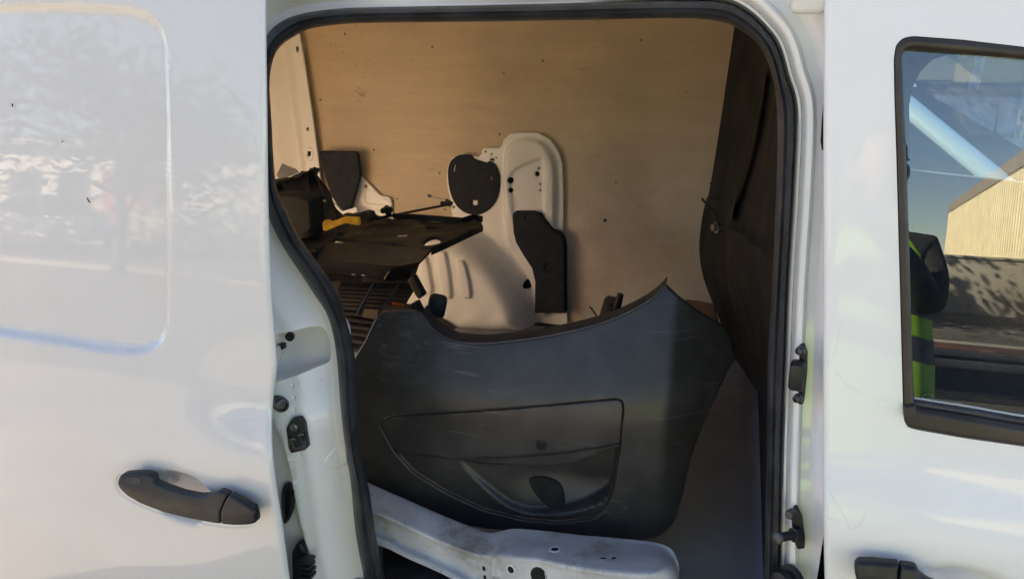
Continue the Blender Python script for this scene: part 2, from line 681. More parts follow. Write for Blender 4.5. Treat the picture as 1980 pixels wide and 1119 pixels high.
M["floor"] = floor_mat()
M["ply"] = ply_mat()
M["bumper"] = scratched_plastic()
M["beam"] = worn_beam_mat()
M["glass"] = glass_mat(dust=1.0)
M["far_glass"] = glass_mat("far_window_glass", (0.62, 0.86, 0.90), 1.5)

# ================================================================== THE VAN
FLOOR_Z = 0.545
FAR_Y = 2.55
van = empty("van", (-0.2, 1.75, 0.0))
tag(van, "white panel van seen from its side with the cargo door slid open", "van")
VAN_INV = Matrix.Translation(Vector((0.2, -1.75, 0.0)))


def V(o):
    """make o a direct part of the van"""
    o.parent = van
    o.matrix_parent_inverse = VAN_INV
    return o


def under(o, p):
    o.parent = p
    o.matrix_parent_inverse = Matrix.Identity(4)
    return o


def ys(x, z):
    """outer skin of the van: leans in above the belt line, has a shoulder at the belt"""
    z = np.asarray(z, float)
    y = 0.955 + 0.105 * np.maximum(0, z - 0.97)
    y = y - 0.030 * (1 - sstep(0.86, 0.985, z))
    y = y + 0.10 * np.maximum(0, 0.86 - z) ** 1.5
    return y + 0 * np.asarray(x, float)


def off(d):
    return lambda x, z: ys(x, z) + d


# ---------------------------------------------------------------- door aperture: key points (seal inner, seal outer)
KEYS = [
    ((775, 1300), (735, 1300)), ((744, 1119), (704, 1119)), ((727, 1041), (688, 1030)), ((714, 950), (678, 930)),
    ((700, 890), (670, 880)), ((690, 790), (660, 800)), ((686, 693), (650, 680)), ((669, 617), (634, 612)),
    ((649, 562), (606, 566)), ((622, 519), (576, 520)), ((579, 460), (541, 465)), ((552, 405), (520, 420)),
    ((534, 360), (512, 385)), ((528, 300), (507, 320)), ((525, 240), (504, 240)), ((521, 160), (503, 160)),
    ((529, 112), (506, 100)), ((546, 86), (514, 72)), ((580, 64), (537, 47)), ((607, 54), (577, 29)),
    ((661, 47), (645, 18)), ((741, 44), (741, 14)), ((1000, 41), (1000, 9)), ((1200, 37), (1200, 4)),
    ((1325, 35), (1330, 2)), ((1395, 42), (1400, 5)), ((1428, 56), (1440, 22)), ((1465, 84), (1476, 54)),
    ((1485, 120), (1502, 90)), ((1498, 170), (1520, 150)), ((1504, 240), (1536, 215)), ((1501, 375), (1531, 370)),
    ((1494, 540), (1521, 540)), ((1485, 695), (1516, 680)), ((1482, 900), (1509, 880)), ((1477, 1119), (1505, 1119)),
    ((1473, 1300), (1502, 1300))]
S_OFF = 0.095
inner_px = cr([k[0] for k in KEYS], 5)
outer_px = cr([k[1] for k in KEYS], 5)
aper = xz(outer_px, off(S_OFF))

# ---------------------------------------------------------------- jamb: one pressed sheet round the aperture
aper_line = aper


def jamb_relief(X, Z):
    d = seg_dist(X, Z, aper_line, False)
    left = 1 - sstep(-0.55, -0.30, X)
    w = 0.028 + 0.030 * left
    y = S_OFF - 0.040 * sstep(0, 1, d / w) - 0.010 * sstep(0, 1, (d - w) / 0.03)
    # folds that follow the right hand pillar: seal seat, groove, rounded fold, step, flat
    rt = sstep(-0.25, -0.08, X)
    yr = np.interp(d, [0, 0.004, 0.0068, 0.0085, 0.0105, 0.014, 0.020, 0.0225, 0.0255, 0.044, 0.052, 0.07, 1.0],
                   [S_OFF, 0.074, 0.073, 0.079, 0.070, 0.0585, 0.0560, 0.0580, 0.0665, 0.0665, 0.060, 0.055, 0.055])
    yl = y + 0.005 * np.exp(-((d - 0.012) / 0.004) ** 2) * 0.4
    y = yl * (1 - rt) + yr * rt
    return y


ring = seg = None
xL, xR = -1.90, 0.15
jamb_outline = [(xL, 0.50)] + [(aper[0][0], 0.50)]
jo = [(xL, 0.45), (aper[0][0], 0.45)] + [p for p in aper if p[1] > 0.455] + [(aper[-1][0], 0.45), (xR, 0.45), (xR, 1.66), (xL, 1.66)]
pocket_px = rounded([(506, 646), (585, 636), (606, 640), (619, 668), (621, 712), (600, 716), (560, 728), (506, 742)], 10)
pocket = xz(pocket_px, off(0.062))
plug_px = cr([(545, 975), (547, 948), (556, 938), (564, 950), (564, 978), (556, 1002), (549, 1007)], 4, True)
dip = xz([(505, 800), (530, 806), (548, 850), (562, 897), (572, 953), (584, 1018), (596, 1064), (610, 1160), (470, 1160), (470, 800)], off(0.05))
reliefs = [jamb_relief, emb(dip, 0.020, 0.010),
           emb(cr(xz([(624, 893), (640, 872), (657, 888), (661, 905), (648, 915), (630, 908)], off(0.07)), 4, True), -0.0022, 0.004),
           emb(cr(xz([(650, 935), (658, 928), (667, 938), (666, 950), (655, 946)], off(0.07)), 4, True), 0.0025, 0.004)]
for (u, v) in [(569, 742), (577, 741), (609, 741), (629, 741), (572, 765), (573, 790), (632, 722), (627, 655), (566, 893), (584, 876)]:
    c = at(u, v, off(0.06))
    reliefs.append(emb([(c.x + 0.0032 * math.cos(a), c.z + 0.0032 * math.sin(a)) for a in np.linspace(0, 6.28, 9)[:-1]], 0.0018, 0.0022))


def jamb_points():
    P = np.array(resample(aper + [(aper[-1][0], 0.30), (aper[0][0], 0.30)], 0.006))
    return np.concatenate([ring_offset(P, -dd) for dd in (0.002, 0.004, 0.0068, 0.0085, 0.0105, 0.014, 0.017, 0.020, 0.0225, 0.0255, 0.030, 0.036, 0.042, 0.047, 0.052, 0.058, 0.064, 0.070)])


side = V(patch("side_panel", jo, lambda x, z: ys(x, z), M["jamb"], None, sp=0.012, holes=[pocket, xz(plug_px, off(0.06))],
               thick=0.002, relief=reliefs, px=False, points=jamb_points(), clear=(aper, 0.074), bsp=0.006, sharp=60))


# seal: a hollow rubber bulb swept round the aperture
def seal_curve(f, o):
    return [at(a[0] + (b[0] - a[0]) * f, a[1] + (b[1] - a[1]) * f, off(o)) for a, b in zip(inner_px, outer_px)]


V(loft("door_seal", [seal_curve(1.02, 0.112), seal_curve(1.0, 0.088), seal_curve(0.93, 0.070), seal_curve(0.78, 0.060), seal_curve(0.60, 0.056),
                     seal_curve(0.50, 0.060), seal_curve(0.36, 0.057), seal_curve(0.18, 0.063), seal_curve(0.05, 0.078), seal_curve(-0.02, 0.10),
                     seal_curve(0.10, 0.125)], M["rubber"], None, closed_u=True, sharp=70))
# inner lining of the aperture behind the seal
V(loft("aperture_lining", [seal_curve(0.30, 0.11), seal_curve(0.32, 0.16), seal_curve(0.7, 0.20)], M["rubber"], None))

# pocket of the door rail
pk = resample(pocket, 0.006)
rows = []
for dy, sc in ((0.0, 1.0), (0.004, 0.985), (0.03, 0.965), (0.055, 0.955), (0.075, 0.95)):
    cx = sum(p[0] for p in pk) / len(pk); cz = sum(p[1] for p in pk) / len(pk)
    rows.append([(cx + (x - cx) * sc, float(ys(x, z) + jamb_relief(np.array([x]), np.array([z]))[0]) + dy, cz + (z - cz) * sc) for x, z in pk])
pocket_o = loft("rail_pocket", rows, M["jamb"], None, closed_v=True, caps=False)
V(pocket_o)
bx_ = [(cx + (x - cx) * 0.95, cz + (z - cz) * 0.95) for x, z in pk]
pb = patch("pocket_back", bx_, lambda x, z: ys(x, z) + 0.118 - 0.25 * (np.asarray(z, float) - cz) * -1, M["jamb"], None, sp=0.01, px=False, thick=0.002)
under(pb, pocket_o)

c = at(561, 650, off(0.10))
under(disc("grommet", c, (0.2, -1, 0), [(0.008, 0.004), (0.008, -0.002), (0.005, -0.003), (0.004, 0.0)], M["black"]), pocket_o).matrix_parent_inverse = Matrix.Identity(4)
c = at(536, 678, off(0.085))
conn = V(box("connector", c, (0.014, 0.02, 0.020), M["clear"], None, bev=0.002))
for k in range(4):
    under(box("connector_fin", (c.x - 0.001, c.y - 0.0105, c.z - 0.0075 + k * 0.005), (0.011, 0.003, 0.0022), M["clear"], None, bev=0.0006), conn)
c2 = at(546, 668, off(0.09))
under(box("connector_clip", c2, (0.010, 0.012, 0.011), M["black"], None, bev=0.002), conn)

# rubber plug in the jamb
V(patch("jamb_plug", [(u, v) for u, v in plug_px], lambda x, z: ys(x, z) + 0.066, M["black"], None, sp=0.006, thick=0.01, rnd=0.004))
V(patch("jamb_plug_rim", cr([(543, 975), (545, 944), (556, 934), (566, 948), (567, 980), (557, 1006), (548, 1011)], 4, True),
        lambda x, z: ys(x, z) + 0.056, M["rubber"], None, sp=0.006, thick=0.004, rnd=0.0015,
        holes=[cr([(548, 975), (550, 952), (556, 944), (561, 953), (561, 977), (555, 996), (550, 1000)], 4, True)]))
# grey door stop buffer
c = at(540, 779, off(0.045))
V(disc("door_stop", c, (0.75, -0.55, 0.05), [(0.012, -0.03), (0.0125, 0.012), (0.011, 0.016), (0.0075, 0.017), (0.0065, 0.013)], M["dark_steel"], seg=20))
# striker plate with its loop
def stry(x, z): return ys(x, z) + 0.046
plate = V(patch("striker", rounded([(553, 828), (566, 807), (582, 805), (590, 818), (597, 862), (590, 870), (563, 876), (558, 868)], 3), stry, M["dark_steel"], None, sp=0.005, thick=0.004, rnd=0.001))
c = at(569, 825, lambda x, z: stry(x, z) - 0.002)
under(disc("bolt", c, (0.1, -1, 0), [(0.0065, 0), (0.0065, 0.003), (0.005, 0.004), (0.003, 0.0035), (0.0028, 0.001)], M["steel"], seg=16), plate)
a = at(566, 850, stry); b = at(582, 841, stry); outv = Vector((0.020, -0.022, -0.003))
under(tube("loop", cr([tuple(a), tuple(a + outv * 0.8), tuple(a.lerp(b, 0.35) + outv * 1.1), tuple(b.lerp(a, 0.1) + outv * 1.1), tuple(b + outv * 0.75), tuple(b)], 5), 0.0034, M["dark_steel"]), plate)
for q in (a, b):
    under(disc("loop_collar", q, tuple(outv), [(0.0058, 0), (0.0055, 0.004), (0.004, 0.005)], M["dark_steel"], seg=14), plate)
# black contact block at the foot of the pillar
def cby(x, z): return ys(x, z) + 0.040
blk = V(patch("contact_block", rounded([(563, 1068), (572, 1050), (580, 1052), (590, 1075), (590, 1150), (566, 1150)], 4), cby, M["black"], None, sp=0.008, thick=0.012, rnd=0.003))
c = at(594, 1094, lambda x, z: cby(x, z) - 0.012)
for k in range(4):
    under(box("contact_fin", (c.x, c.y, c.z + 0.014 - k * 0.0105), (0.022 - 0.002 * (k % 2), 0.024, 0.007), M["black"], None, bev=0.0012), blk)

# ---------------------------------------------------------------- right pillar hardware
def rpy(x, z): return ys(x, z) + 0.050
gd = V(patch("door_guide", rounded([(1546, 668), (1556, 664), (1562, 680), (1561, 720), (1556, 770), (1553, 782), (1544, 782), (1542, 770), (1546, 755), (1546, 690)], 3), rpy, M["black"], None, sp=0.005, thick=0.004, rnd=0.001))
c = at(1541, 725, lambda x, z: rpy(x, z) - 0.012)
under(box("guide_body", c, (0.019, 0.024, 0.040), M["black"], None, rot=(rad(6), 0, rad(-10)), bev=0.005), gd)
for (u, v) in ((1550, 677), (1545, 769)):
    c = at(u, v, lambda x, z: rpy(x, z) - 0.004)
    under(disc("bolt", c, (-0.55, -0.8, 0.05), [(0.0068, -0.002), (0.0068, 0.003), (0.0052, 0.004), (0.005, 0.0085), (0.003, 0.010), (0.0024, 0.007)], M["dark_steel"], seg=18), gd)
pn = V(patch("locating_pin", rounded([(1535, 981), (1542, 979), (1552, 1000), (1557, 1040), (1556, 1060), (1542, 1062), (1534, 1040), (1531, 1010)], 3), rpy, M["black"], None, sp=0.005, thick=0.005, rnd=0.001))
c = at(1532, 992, lambda x, z: rpy(x, z) - 0.004)
under(disc("bolt", c, (-0.6, -0.78, 0.05), [(0.007, -0.003), (0.007, 0.006), (0.0055, 0.009)], M["dark_steel"], seg=18), pn)
p0 = at(1543, 1032, lambda x, z: rpy(x, z) - 0.003)
p1 = at(1499, 1040, lambda x, z: rpy(x, z) - 0.030)
under(tube("pin_shaft", [p0, p0.lerp(p1, 0.22), p0.lerp(p1, 0.24), p0.lerp(p1, 0.85)], [0.0105, 0.0098, 0.0066, 0.0062], M["black"], seg=16), pn)
under(disc("pin_head", p0.lerp(p1, 0.85), tuple(p1 - p0), [(0.006, 0), (0.0092, 0.001), (0.0088, 0.005), (0.004, 0.008)], M["dark_steel"], seg=18), pn)
c = at(1530, 1120, lambda x, z: rpy(x, z) - 0.004)
V(disc("rubber_buffer", c, (-0.7, -0.7, 0.0), [(0.021, -0.004), (0.021, 0.004), (0.015, 0.006), (0.015, 0.012), (0.019, 0.014), (0.017, 0.022), (0.009, 0.026)], M["black"], seg=28))

# ---------------------------------------------------------------- sliding door, slid back, standing proud of the body
D_OFF = -0.080


def yd(x, z):
    """skin of the sliding door: a softer shoulder that sharpens towards the leading edge"""
    x = np.asarray(x, float); z = np.asarray(z, float)
    soft = 0.026 * (1 - sstep(0.86, 0.985, z)) - 0.026 * (1 - sstep(0.62, 1.12, z))
    return ys(x, z) + D_OFF + soft * (1 - sstep(-0.86, -0.66, x))


door_edge = [(508, -120), (508, 0), (509, 120), (511, 250), (513, 400), (519, 560), (529, 690), (529, 722), (524, 756), (520, 800), (521, 870), (530, 950), (541, 1020), (553, 1110), (572, 1240)]
de = xz(cr(door_edge, 5), yd)
door_left = -1.50
rec_px = cr([(60, 6), (180, 9), (262, 18), (300, 38), (319, 74), (324, 130), (328, 300), (328, 480), (327, 600), (323, 640), (311, 670), (285, 688), (250, 693), (190, 687), (100, 671), (-40, 650)], 5)
rec = xz(rec_px, yd)
rec_poly = rec + [(door_left + 0.16, rec[-1][1] + 0.03), (door_left + 0.10, rec[-1][1] + 0.08), (door_left + 0.10, rec[0][1] - 0.05), (door_left + 0.16, rec[0][1])]
SX, SY = 200, 880
def hz(pts): return [(SX + x / 6.1875, SY + y / 6.1875) for x, y in pts]
bowl_px = hz([(545, 262), (600, 205), (720, 160), (850, 168), (1000, 208), (1110, 268), (1210, 360), (1290, 452), (1290, 560), (1200, 800), (1130, 862), (1000, 845), (800, 775), (690, 705), (600, 560), (540, 420)])
bowl = xz(cr(bowl_px, 4, True), yd)
hand_bed = xz(cr(hz([(140, 300), (180, 222), (300, 212), (520, 240), (800, 330), (1300, 420), (1480, 480), (1700, 575), (1800, 650), (1835, 730), (1825, 820), (1700, 868), (1400, 862), (900, 770), (500, 640), (250, 510), (160, 420)]), 4, True), yd)


def recess(X, Z):
    s = sdf(X, Z, rec_poly)
    low = 1 - sstep(rec[-1][1] + 0.00, rec[-1][1] + 0.06, Z)     # the lower lip is a wide slope
    w = 0.010 + 0.010 * low
    d = 0.009 * (1 - sstep(-1.0, 0, s / w))
    d += -0.0016 * np.exp(-((s + 0.4 * w) / (0.25 * w)) ** 2) * low
    return d


recess.poly = rec_poly
recess.w = 0.014


def edge_turn(X, Z):
    d = seg_dist(X, Z, de, False)
    return 0.006 * np.clip(1 - d / 0.007, 0, 1) ** 2.2


def dent(X, Z):
    """soft press of the belt line where it runs into the leading edge"""
    c0 = at(470, 770, yd)
    r = np.sqrt(((X - c0.x) / 0.075) ** 2 + ((Z - c0.z) / 0.055) ** 2)
    return 0.002 * np.exp(-r ** 2 * 1.3)


dl = [(door_left, 0.45)] + [p for p in reversed(de) if p[1] > 0.46] + [(door_left, de[0][1])]
dl = [(door_left, 0.45), (de[-1][0], 0.45)] + [p for p in reversed(de)] + [(door_left, de[0][1])]
bf = emb(bowl, 0.024, 0.022)
hb = emb(hand_bed, 0.0015, 0.003)
ef = []
for dd in (0.0015, 0.004, 0.008):
    f = lambda X, Z: 0
    f.poly = dl; f.w = dd / 1.08
    ef.append(f)
sdoor = V(patch("sliding_door", dl, yd, M["white_shaded"], None, sp=0.0085, thick=0.002, relief=[recess, edge_turn, dent, bf, hb], px=False, feats=ef, bsp=0.006, sharp=50))
dfr = [(x - 0.035 if x > -1.3 else x, z) for x, z in dl]
under(patch("door_inner_panel", dfr, lambda x, z: yd(x, z) + 0.030, M["jamb"], None, sp=0.05, thick=0.012, px=False), sdoor)
sdoor["label"] = "white sliding cargo door pushed back to the left"

H_OFF = -0.034


def yh(x, z):
    return yd(x, z) + H_OFF


handle_px = hz([(158, 310), (163, 265), (190, 243), (300, 238), (400, 245), (480, 260), (535, 285), (560, 350), (700, 405), (900, 468), (1100, 508), (1200, 508), (1270, 490), (1335, 462), (1445, 500),
                (1414, 580), (1394, 650), (1387, 740), (1387, 835), (1300, 826), (1000, 770), (700, 697), (450, 600), (280, 505), (190, 420), (160, 355)])
cap_px = hz([(1450, 501), (1650, 582), (1775, 648), (1806, 700), (1814, 770), (1808, 810), (1780, 836), (1700, 850), (1560, 852), (1391, 838), (1391, 740), (1398, 650), (1418, 580)])


def handle_ridge(line_px, yfn):
    ln = xz(line_px, yfn)
    lx = np.array([p[0] for p in ln]); lz = np.array([p[1] for p in ln])
    def f(X, Z):
        up = np.interp(X, lx, lz)
        return 0.30 * np.maximum(0, Z - up) + 0.10 * np.maximum(0, up - Z)
    f.poly = None
    return f


hr = handle_ridge(hz([(100, 300), (300, 400), (500, 490), (700, 545), (1000, 600), (1300, 660), (1500, 690), (1800, 670)]), yh)
hd = patch("door_handle", rounded(handle_px, 4), yh, M["black"], None, sp=0.006, thick=0.008, rnd=0.004, relief=[hr], bsp=0.004)
under(hd, sdoor)
hp_px = hz([(230, 380), (300, 360), (420, 370), (500, 400), (510, 480), (500, 570), (440, 570), (310, 490)])
under(patch("handle_mount", hp_px, lambda x, z: yh(x, z) + 0.010 + hr(np.asarray(x), np.asarray(z)), M["black"], None, sp=0.01, thick=0.026), hd)
under(patch("handle_cap", rounded(cap_px, 5), yh, M["black"], None, sp=0.006, thick=0.008, rnd=0.004, relief=[hr], bsp=0.004), sdoor)
cm_px = hz([(1460, 620), (1600, 640), (1720, 690), (1740, 760), (1700, 800), (1560, 810), (1450, 800)])
under(patch("cap_mount", cm_px, lambda x, z: yh(x, z) + 0.007 + hr(np.asarray(x), np.asarray(z)), M["black"], None, sp=0.01, thick=0.026), hd)
th = cr(hz([(245, 290), (300, 262), (400, 265), (450, 290), (430, 330), (360, 348), (280, 335)]), 4, True)
under(patch("handle_pad", th, lambda x, z: yh(x, z) + hr(np.asarray(x), np.asarray(z)) - 0.0008 + 0.0, M["rubber"], None, sp=0.005, thick=0.002), hd)

# scuff by the handle and two insect marks on the paint
c = at(449, 953, yd)
for i in range(7):
    q = Vector((c.x + random.uniform(-0.006, 0.006), 0, c.z + random.uniform(-0.004, 0.005)))
    q.y = float(yd(q.x, q.z)) - 0.0004
    under(disc("stain_fleck", q, (0, -1, 0.05), [(random.uniform(0.0006, 0.0016), -0.0004), (0.0006, 0.0006)], M["cardboard"], seg=7), sdoor)
for (u, v, du, dv) in ((24, 203, 0, 5), (168, 387, 6, 8), (120, 273, 1, 1)):
    a = at(u, v - dv / 2, lambda x, z: yd(x, z) + 0.006); b = at(u + du, v + dv / 2 + 1, lambda x, z: yd(x, z) + 0.006)
    under(tube("paint_nick", [a, b], 0.0009, M["dark_void"], seg=6), sdoor)

# ---------------------------------------------------------------- front door
fd_left = [(1596, -140), (1596, 0), (1595, 30), (1594, 300), (1594, 560), (1593, 760), (1593, 850), (1594, 1000), (1596, 1119), (1600, 1260)]
fe = xz(cr(fd_left, 4), off(0))
FDX = 1.02
win_px = [(1728, 115), (1732, 88), (1745, 74), (1765, 70), (1860, 77), (1980, 91), (2120, 118), (2300, 200), (2480, 330), (2640, 470), (2700, 560), (2715, 830), (2690, 885), (2640, 905), (2300, 890), (2100, 882), (1980, 863), (1860, 846), (1775, 831), (1755, 826), (1748, 812), (1746, 790), (1740, 560), (1733, 300), (1729, 180)]
win = xz(win_px, off(0))
win = rounded(win, 0.004, 3)
gin_px = [(1744, 108), (1750, 97), (1765, 95), (1980, 113), (2110, 138), (2290, 220), (2470, 350), (2620, 485), (2675, 570), (2685, 800), (2660, 850), (2300, 850), (2100, 838), (1980, 822), (1870, 803), (1775, 786), (1768, 780), (1764, 700), (1758, 480), (1752, 300), (1746, 160)]
bowl2 = xz(cr([(1782, 1096), (1800, 1094), (1822, 1089), (1850, 1087), (1890, 1094), (1930, 1107), (1965, 1130), (1985, 1160), (1900, 1200), (1820, 1190), (1780, 1150)], 4, True), off(0))
fout = [p for p in fe] + [(fe[-1][0], 0.40), (FDX, 0.40), (FDX, 1.12), (0.80, 1.35), (0.62, 1.50), (0.5, fe[0][1])]
fout = list(reversed([(fe[-1][0], 0.40)] + [p for p in reversed(fe)] + [(0.45, fe[0][1] - 0.005), (0.60, 1.52), (0.80, 1.38), (FDX, 1.15), (FDX, 0.40)]))


def fd_edge(X, Z):
    d = seg_dist(X, Z, fe, False)
    return 0.005 * np.clip(1 - d / 0.006, 0, 1) ** 2.2


def shoulder_wave(X, Z):
    return 0.0025 * np.sin(9 * X + 14 * Z) * (1 - sstep(0.80, 0.95, Z))


ef2 = []
for dd in (0.0015, 0.004, 0.007):
    f = lambda X, Z: 0
    f.poly = fout; f.w = dd / 1.08
    ef2.append(f)
fdoor = V(patch("front_door", fout, off(0), M["white"], None, sp=0.011, holes=[win], thick=0.010, relief=[fd_edge, emb(bowl2, 0.022, 0.03), shoulder_wave], px=False, feats=ef2, bsp=0.007, sharp=50))
fdoor["label"] = "closed white front door with a dark framed window"
gin = rounded(xz(gin_px, off(0.004)), 0.003, 3)
frame = patch("window_seal", win, off(-0.004), M["brown_rubber"], None, sp=0.010, holes=[gin], thick=0.022, rnd=0.007, px=False, bsp=0.006)
under(frame, fdoor)
def facing(poly):
    """vertex order that makes the pane face the camera side"""
    P = np.array(poly)
    area = np.sum(P[:, 0] * np.roll(P[:, 1], -1) - np.roll(P[:, 0], -1) * P[:, 1])
    idx = list(range(len(poly)))
    return tuple(idx if area > 0 else reversed(idx))


glass_out = ring_offset(np.array(win), 0.006)
gl = mesh_obj("window_glass", [(x, float(ys(x, z)) + 0.012, z) for x, z in win], [facing(win)], M["glass"], None, False)
under(gl, fdoor)
# inner run channel: a dark lip and the pale glass edge along the bottom
lip = cr([(1766, 770), (1775, 771), (1870, 786), (1980, 805), (2120, 822), (2300, 835), (2600, 842)], 5)
under(tube("glass_run_strip", [at(u, v + 9, off(0.008)) for u, v in lip], 0.0045, M["rubber"], seg=8), fdoor)
under(tube("channel_lip", [at(u, v + 24, off(0.004)) for u, v in lip], 0.006, M["brown_rubber"], seg=8), fdoor)
under(tube("glass_edge", [at(u, v - 1, off(0.0115)) for u, v in lip], 0.0016, M["clear"], seg=6), fdoor)
under(patch("seal_clip", rounded([(1748, 787), (1770, 784), (1774, 805), (1770, 810), (1749, 808)], 2), off(-0.010), M["brown_rubber"], None, sp=0.005, thick=0.008, rnd=0.002), fdoor)
# front door handle
fh_px = [(1654, 1105), (1656, 1097), (1663, 1092), (1690, 1093), (1742, 1099), (1738, 1119), (1736, 1150), (1700, 1150), (1668, 1140), (1656, 1122)]
fh2_px = [(1744, 1100), (1770, 1104), (1777, 1107), (1783, 1119), (1800, 1130), (1860, 1150), (1910, 1165), (1900, 1200), (1800, 1175), (1738, 1152), (1740, 1119)]
yf2 = off(H_OFF)
hr2 = handle_ridge([(1640, 1112), (1700, 1122), (1760, 1135), (1900, 1175)], yf2)
under(patch("handle_cap", rounded(fh_px, 4), yf2, M["black"], None, sp=0.006, thick=0.008, rnd=0.005, relief=[hr2], bsp=0.004), fdoor)
under(patch("door_handle", rounded(fh2_px, 4), yf2, M["black"], None, sp=0.006, thick=0.008, rnd=0.005, relief=[hr2], bsp=0.004), fdoor)


under(patch("handle_mount", [(1672, 1118), (1725, 1122), (1724, 1145), (1690, 1142)], off(H_OFF + 0.012), M["black"], None, sp=0.02, thick=0.024), fdoor)


def text_obj(name, s, size, loc, rot, mat, parent):
    cu = bpy.data.curves.new(name, 'FONT')
    cu.body = s
    cu.size = size
    cu.extrude = 0.0001
    tmp = bpy.data.objects.new(name, cu)
    COL.objects.link(tmp)
    bpy.context.view_layer.update()
    dg = bpy.context.evaluated_depsgraph_get()
    me = bpy.data.meshes.new_from_object(tmp.evaluated_get(dg))
    bpy.data.objects.remove(tmp)
    Mx = Matrix.Translation(Vector(loc)) @ rot.to_matrix().to_4x4()
    me.transform(Mx)
    me.materials.clear()
    me.materials.append(mat)
    o = link(name, me)
    return under(o, parent)


from mathutils import Euler
M["etch"] = simple("etched_mark", (0.10, 0.13, 0.13), 0.6, var=0.05, bump=0)
p = at(1790, 777, off(0.0105))
text_obj("glass_marking", "E9", 0.0085, p, Euler((rad(84), 0, 0)), M["etch"], fdoor)
p = at(1803, 776, off(0.0105))
text_obj("glass_marking", "43R-000075", 0.0060, p, Euler((rad(84), rad(0), 0)), M["etch"], fdoor)
c = at(1793, 771, off(0.0105))
under(tube("marking_ring", [(c.x + 0.0068 * math.cos(a), c.y, c.z + 0.0068 * math.sin(a)) for a in np.linspace(0, 2 * math.pi, 28)], 0.0004, M["etch"], seg=5), fdoor)
# faint scratches on the front door
M["scratch"] = simple("paint_scratch", (0.60, 0.59, 0.57), 0.5, var=0.1, bump=0)
for line in ([(1597, 695), (1606, 705)], [(1615, 715), (1640, 745), (1668, 762)], [(1690, 773), (1710, 773), (1726, 771)], [(1602, 943), (1618, 975), (1634, 1000), (1642, 1022)], [(1643, 1023), (1660, 1015), (1670, 998), (1671, 986)], [(1598, 1000), (1625, 1008)], [(1598, 923), (1606, 925)], [(1625, 625), (1618, 670), (1610, 690)]):
    pts = [at(u, v, lambda x, z: ys(x, z) + shoulder_wave(x, z) - 0.0001) for u, v in cr(line, 5)]
    under(tube("paint_scratch", pts, 0.00016, M["scratch"], seg=5), fdoor)

# ---------------------------------------------------------------- drain channel above the right pillar, roof side
V(box("roof_side_rail", (-0.30, 1.075, 1.66), (2.9, 0.10, 0.10), M["jamb"], None, bev=0.02))
p = at(1566, -5, off(0.02))
V(box("rail_end_cover", (p.x, p.y, p.z + 0.004), (0.045, 0.03, 0.045), M["inner_white"], None, rot=(rad(20), 0, 0), bev=0.010, seg=4))
p = at(610, -8, off(0.03))
V(box("rail_end_cover", (p.x, p.y, p.z + 0.002), (0.11, 0.02, 0.018), M["inner_white"], None, rot=(rad(15), 0, 0), bev=0.006, seg=3))
roof_pts = []
for x in (-1.92, -1.2, 0.3, 0.65):
    roof_pts.append([(x, y, 1.70 + 0.09 * (1 - ((y - 1.84) / 0.82) ** 2)) for y in np.linspace(1.03, 2.655, 13)])
V(loft("roof", roof_pts, M["white"]))

# ---------------------------------------------------------------- cargo floor, walls, near wall behind the open door
V(box("cargo_floor", (-0.87, 1.80, FLOOR_Z - 0.012), (2.06, 1.58, 0.024), M["floor"], None, bev=0.004))
V(box("sill_step", (-0.35, 0.99, FLOOR_Z - 0.045), (1.1, 0.085, 0.05), M["rubber"], None, bev=0.01))
V(box("near_wall_lining", (-1.40, 1.135, 1.13), (0.98, 0.012, 1.12), M["warm_bounce"], None, bev=0.002))  # unseen lining, coloured to throw a warm glow on the plywood
V(box("rear_door", (-1.905, 2.22, 1.14), (0.035, 0.83, 1.20), M["white"], None, bev=0.008))  # unseen leaf, added closed to limit the sun entering the rear
V(box("rear_sun_baffle", (-1.900, 1.84, 1.545), (0.05, 1.62, 0.51), M["white"], None, bev=0.01))  # unseen panel, added and deepened to keep the sun patch low
V(box("rear_door", (-2.28, 1.05, 1.12), (0.72, 0.035, 1.14), M["white"], None, bev=0.008))
V(box("far_outer_panel", (-0.90, 2.64, 1.05), (2.02, 0.03, 1.36), M["white"], None, bev=0.01))
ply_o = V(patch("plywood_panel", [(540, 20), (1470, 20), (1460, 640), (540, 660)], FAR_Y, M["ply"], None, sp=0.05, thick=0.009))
M["screw"] = simple("dull_screw", (0.20, 0.17, 0.14), 0.5, 0.6)
for (u, v) in ((974, 142), (966, 260), (723, 290), (620, 193), (850, 335), (768, 384), (860, 405), (1191, 353), (836, 91), (1374, 355), (667, 66), (1240, 78), (1050, 118)):
    c = at(u, v, FAR_Y)
    under(disc("screw", (c.x, c.y, c.z), (0, -1, 0), [(0.0046, -0.001), (0.0046, 0.0012), (0.0026, 0.0016), (0.0018, 0.0004)], M["screw"], seg=12), ply_o)
# chipped hole in the panel
c = at(1170, 426, FAR_Y)
under(disc("chip", (c.x, c.y, c.z), (0, -1, 0), [(0.007, -0.001), (0.006, 0.0012), (0.002, 0.0002)], M["dark_void"], seg=7), ply_o)

